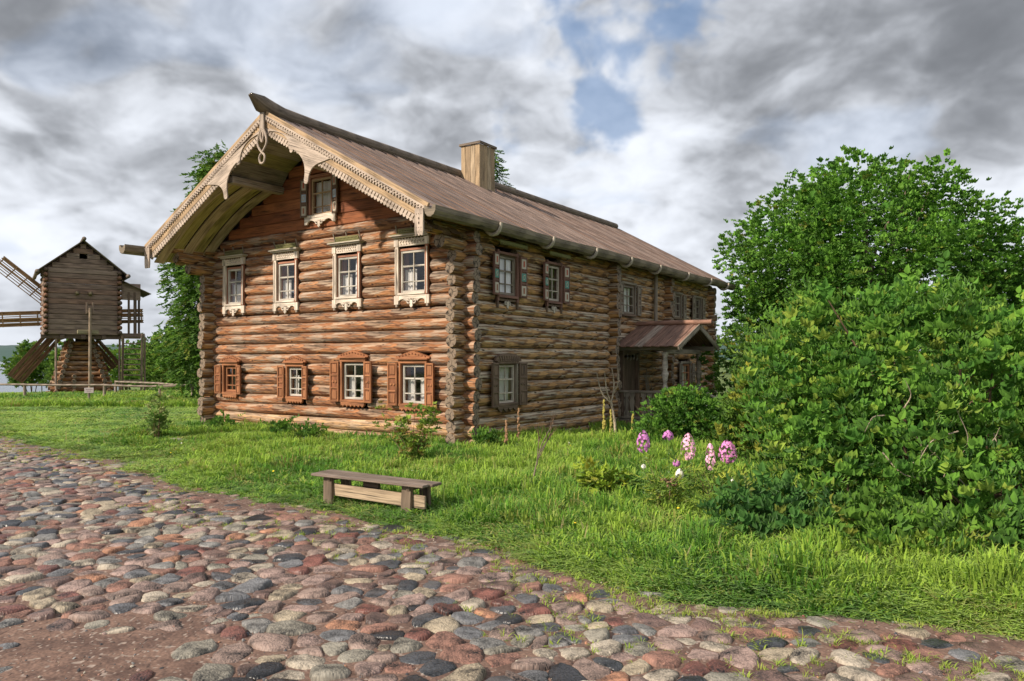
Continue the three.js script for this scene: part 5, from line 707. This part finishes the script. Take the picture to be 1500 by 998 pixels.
// ---------- windmill ----------
{ const X = -22.2, Z = -38.5, w = thing('windmill', 'wooden post windmill on a tapering log base with slatted sails and a ladder', 'windmill', null, [X, groundY(X, Z), Z], .60), R = rng(211);
  const wall = [pm(.30, .21, .165), pm(.26, .18, .14), pm(.33, .24, .19), pm(.29, .18, .13)], dk = pm(.17, .115, .085), red = pm(.26, .13, .075), roofM = [pm(.25, .20, .165), pm(.22, .175, .14)], sail = pm(.38, .235, .115), sailD = pm(.26, .15, .08);
  const WX = 1.60, WZ = 1.45, y0 = 3.06, y1 = 6.35, yA = 7.68, n = 13, hh = (y1 - y0) / n;
  for (let k = 0; k < n; k++) for (const s of [1, -1]) { mesh('wall_beam', box(2 * WX - .12, hh - .012, .14, 0, y0 + (k + .5) * hh, s * WZ - (k % 2) * .012 * s, 'x', .025), wall[Math.floor(R() * 4)], w); mesh('wall_beam', box(.14, hh - .012, 2 * WZ - .12, s * WX - (k % 2) * .012 * s, y0 + (k + .5) * hh, 0, 'z', .025), wall[Math.floor(R() * 4)], w); }
  for (let k = 0; k < 5; k++) { const y = y1 + (k + .5) * .25, hw = WX * (1 - (y + .1 - y1) / (yA - y1)); if (hw < .1) continue; for (const s of [1, -1]) { const parts = s > 0 && k === 2 ? [[-hw, -.17], [.17, hw]] : [[-hw, hw]]; for (const [a, b] of parts) mesh('gable_beam', box(b - a, .242, .14, (a + b) / 2, y, s * WZ, 'x', .02), wall[k % 4], w); } }
  for (const s of [1, -1]) mesh('gable_backing', extrude(poly([[-WX - .1, y1 - .1], [WX + .1, y1 - .1], [0, yA - .02]], s > 0 ? [[[-.17, y1 + .5], [.17, y1 + .5], [.17, y1 + .75], [-.17, y1 + .75]]] : []), .03, 'x', 0).translate(0, 0, s * (WZ - .10)), dk, w); mesh('inner_floor', box(3, .08, 2.7, 0, y0 + .04, 0, 'x', 0), dk, w);
  for (const sx of [1, -1]) for (const sz of [1, -1]) { const b = new B(); for (let k = 0; k < n; k++) b.add(limb([[sx * WX, y0 + (k + .5) * hh, sz * (WZ + .22), .12], [sx * WX, y0 + (k + .5) * hh, sz * (WZ - .2), .12]], 8, 2, .06, k), k % 3 ? red : dk); b.build('corner_post', w); }
  { const a = Math.atan2(yA - y1, WX), L = (WX + .38) / Math.cos(a), nb = 12, q = 3.5 / nb; for (const s of [1, -1]) for (let k = 0; k < nb; k++) { const m = mesh('roof_board', box(L, .04, q - .01, 0, 0, 0, 'x', .006, [0, 0, -s * a]), roofM[k % 2], w); m.position.set(s * (WX + .38) / 2, yA + .06 - L / 2 * Math.sin(a) + (k % 2) * .014, -1.75 + (k + .5) * q); } mesh('ridge_log', limb([[0, yA + .12, 1.95, .10], [0, yA + .10, 0, .09], [0, yA + .10, -1.9, .09]], 8, 4, .04, 2), roofM[1], w); for (const s of [1, -1]) mesh('eave_log', limb([[s * (WX + .36), y1 - .28, 1.95, .10], [s * (WX + .36), y1 - .28, 0, .09], [s * (WX + .36), y1 - .28, -1.9, .09]], 8, 4, .04, 3), roofM[0], w); }
  for (const x of [-.28, .30]) mesh('beam_end', limb([[x, 5.12, WZ - .1, .11], [x, 5.12, WZ + .28, .10]], 8, 2, .05, 5), pm(.30, .24, .14), w);
  // base of crossed logs, narrowing upward
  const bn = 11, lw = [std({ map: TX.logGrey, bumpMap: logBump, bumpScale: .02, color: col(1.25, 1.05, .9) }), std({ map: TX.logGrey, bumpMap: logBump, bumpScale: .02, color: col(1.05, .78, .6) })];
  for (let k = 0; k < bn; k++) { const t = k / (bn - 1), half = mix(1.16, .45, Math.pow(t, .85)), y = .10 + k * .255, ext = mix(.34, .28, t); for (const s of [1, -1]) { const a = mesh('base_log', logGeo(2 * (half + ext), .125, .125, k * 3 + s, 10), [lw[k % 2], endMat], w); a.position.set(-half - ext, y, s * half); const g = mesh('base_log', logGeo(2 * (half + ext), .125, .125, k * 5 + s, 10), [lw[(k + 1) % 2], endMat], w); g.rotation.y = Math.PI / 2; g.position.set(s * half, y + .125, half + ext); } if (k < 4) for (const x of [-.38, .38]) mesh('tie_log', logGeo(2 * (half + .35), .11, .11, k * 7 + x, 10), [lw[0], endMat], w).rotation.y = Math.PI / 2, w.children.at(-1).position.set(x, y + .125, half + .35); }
  mesh('centre_post', limb([[0, 0, 0, .28], [0, 3.2, 0, .26]], 10, 3, .03, 6), dk, w); for (const x of [-.9, 0, .9]) mesh('floor_beam', box(.2, .2, 3.2, x, y0 - .12, 0, 'z', .02), dk, w); mesh('cross_beam', box(3.6, .2, .22, 0, y0 - .10, 1.3, 'x', .02), dk, w);
  // sails behind the body
  for (const [deg, L0, L1] of [[139, .6, 4.2], [184, .6, 4.6], [233, .6, 4.1], [308, .6, 3.45], [3, .6, 3.55]]) { const s = sub('sail', w); s.position.set(-.35, 4.08, -1.95); s.rotation.z = deg * Math.PI / 180; const m1 = deg > 200 && deg < 320 ? sailD : sail; mesh('whip', box(L1, .10, .09, L1 / 2, 0, 0, 'x', .015), m1, s); for (const y of [-.37, -.24, -.12, .12, .24, .37]) mesh('batten', box(L1 - L0, .045, .025, (L0 + L1) / 2, y, .05, 'x', .005), m1, s); for (let k = 0; k < 6; k++) mesh('sail_bar', box(.06, .80, .035, L0 + .1 + k * (L1 - L0 - .2) / 5, 0, .02, 'y', .006), m1, s); for (const y of deg === 139 ? [-.28] : deg === 184 || deg === 3 ? [-.275, .09, .275] : [-.275, -.09, .09, .275]) mesh('sail_board', box(L1 - L0 - .04, .155, .012, (L0 + L1) / 2, y, -.03, 'x', .003), m1, s); }
  mesh('hub', limb([[-.35, 4.08, -1.4, .22], [-.35, 4.08, -2.15, .20]], 10, 2, .02, 7), dk, w);
  // turning pole with its cross piece in front
  mesh('turning_pole', limb([[.18, -.1, 2.6, .07], [.19, 2, 2.6, .065], [.20, 4.35, 2.55, .06]], 8, 8, .04, 8), pm(.34, .255, .18), w); mesh('pole_cross_piece', box(.92, .2, .16, .12, 3.18, 2.45, 'x', .03), pm(.34, .29, .18), w); for (const x of [.07, .33]) mesh('pole_cheek', box(.07, .55, .12, x, 4.35, 2.45, 'y', .01), pm(.28, .2, .15), w); mesh('pole_arm', box(.14, .14, 1.2, .2, 4.2, 1.95, 'z', .02), dk, w);
  // balcony with lean-to roof, posts and ladder
  mesh('balcony_floor', box(1.15, .2, 2.4, WX + .62, y0 + .02, .2, 'z', .02), wall[0], w); mesh('balcony_wall', box(.9, .85, .06, WX + .55, 5.32, 1.3, 'x', .01), wall[2], w); for (const [x, z] of [[WX + .45, 1.3], [WX + .72, 1.3], [WX + 1.05, .4], [WX + 1.05, -.8]]) mesh('balcony_post', box(.10, 2.2, .10, x, y0 + 1.15, z, 'y', .012), dk, w);
  for (let k = 0; k < 9; k++) mesh('balcony_roof_board', box(1.62, .035, .285, WX + .74, 5.58 + (k % 2) * .012, -.95 + k * .295, 'x', .006, [0, 0, -.44]), roofM[k % 2], w);
  for (const x of [WX + .12, WX + 1.0]) mesh('ladder_rail', box(.11, 3.35, .08, x, 1.48, 1.72, 'y', .012, [.10, 0, 0]), x > WX + .5 ? wall[2] : dk, w); for (let k = 0; k < 11; k++) mesh('rung', box(.80, .05, .12, WX + .56, .22 + k * .27, 1.86 - k * .027, 'x', .008), k % 4 ? wall[0] : wall[2], w);
  for (const [x, z, h] of [[WX + 1.18, 1.5, 3.0], [WX + .05, 1.2, 3.0], [-1.15, 1.35, 3.0]]) mesh('prop', limb([[x, -.1, z, .055], [x - .02, h * .5, z, .05], [x, h, z, .05]], 7, 4, .05, 9), wall[2], w); }
renderer.render(scene, camera);
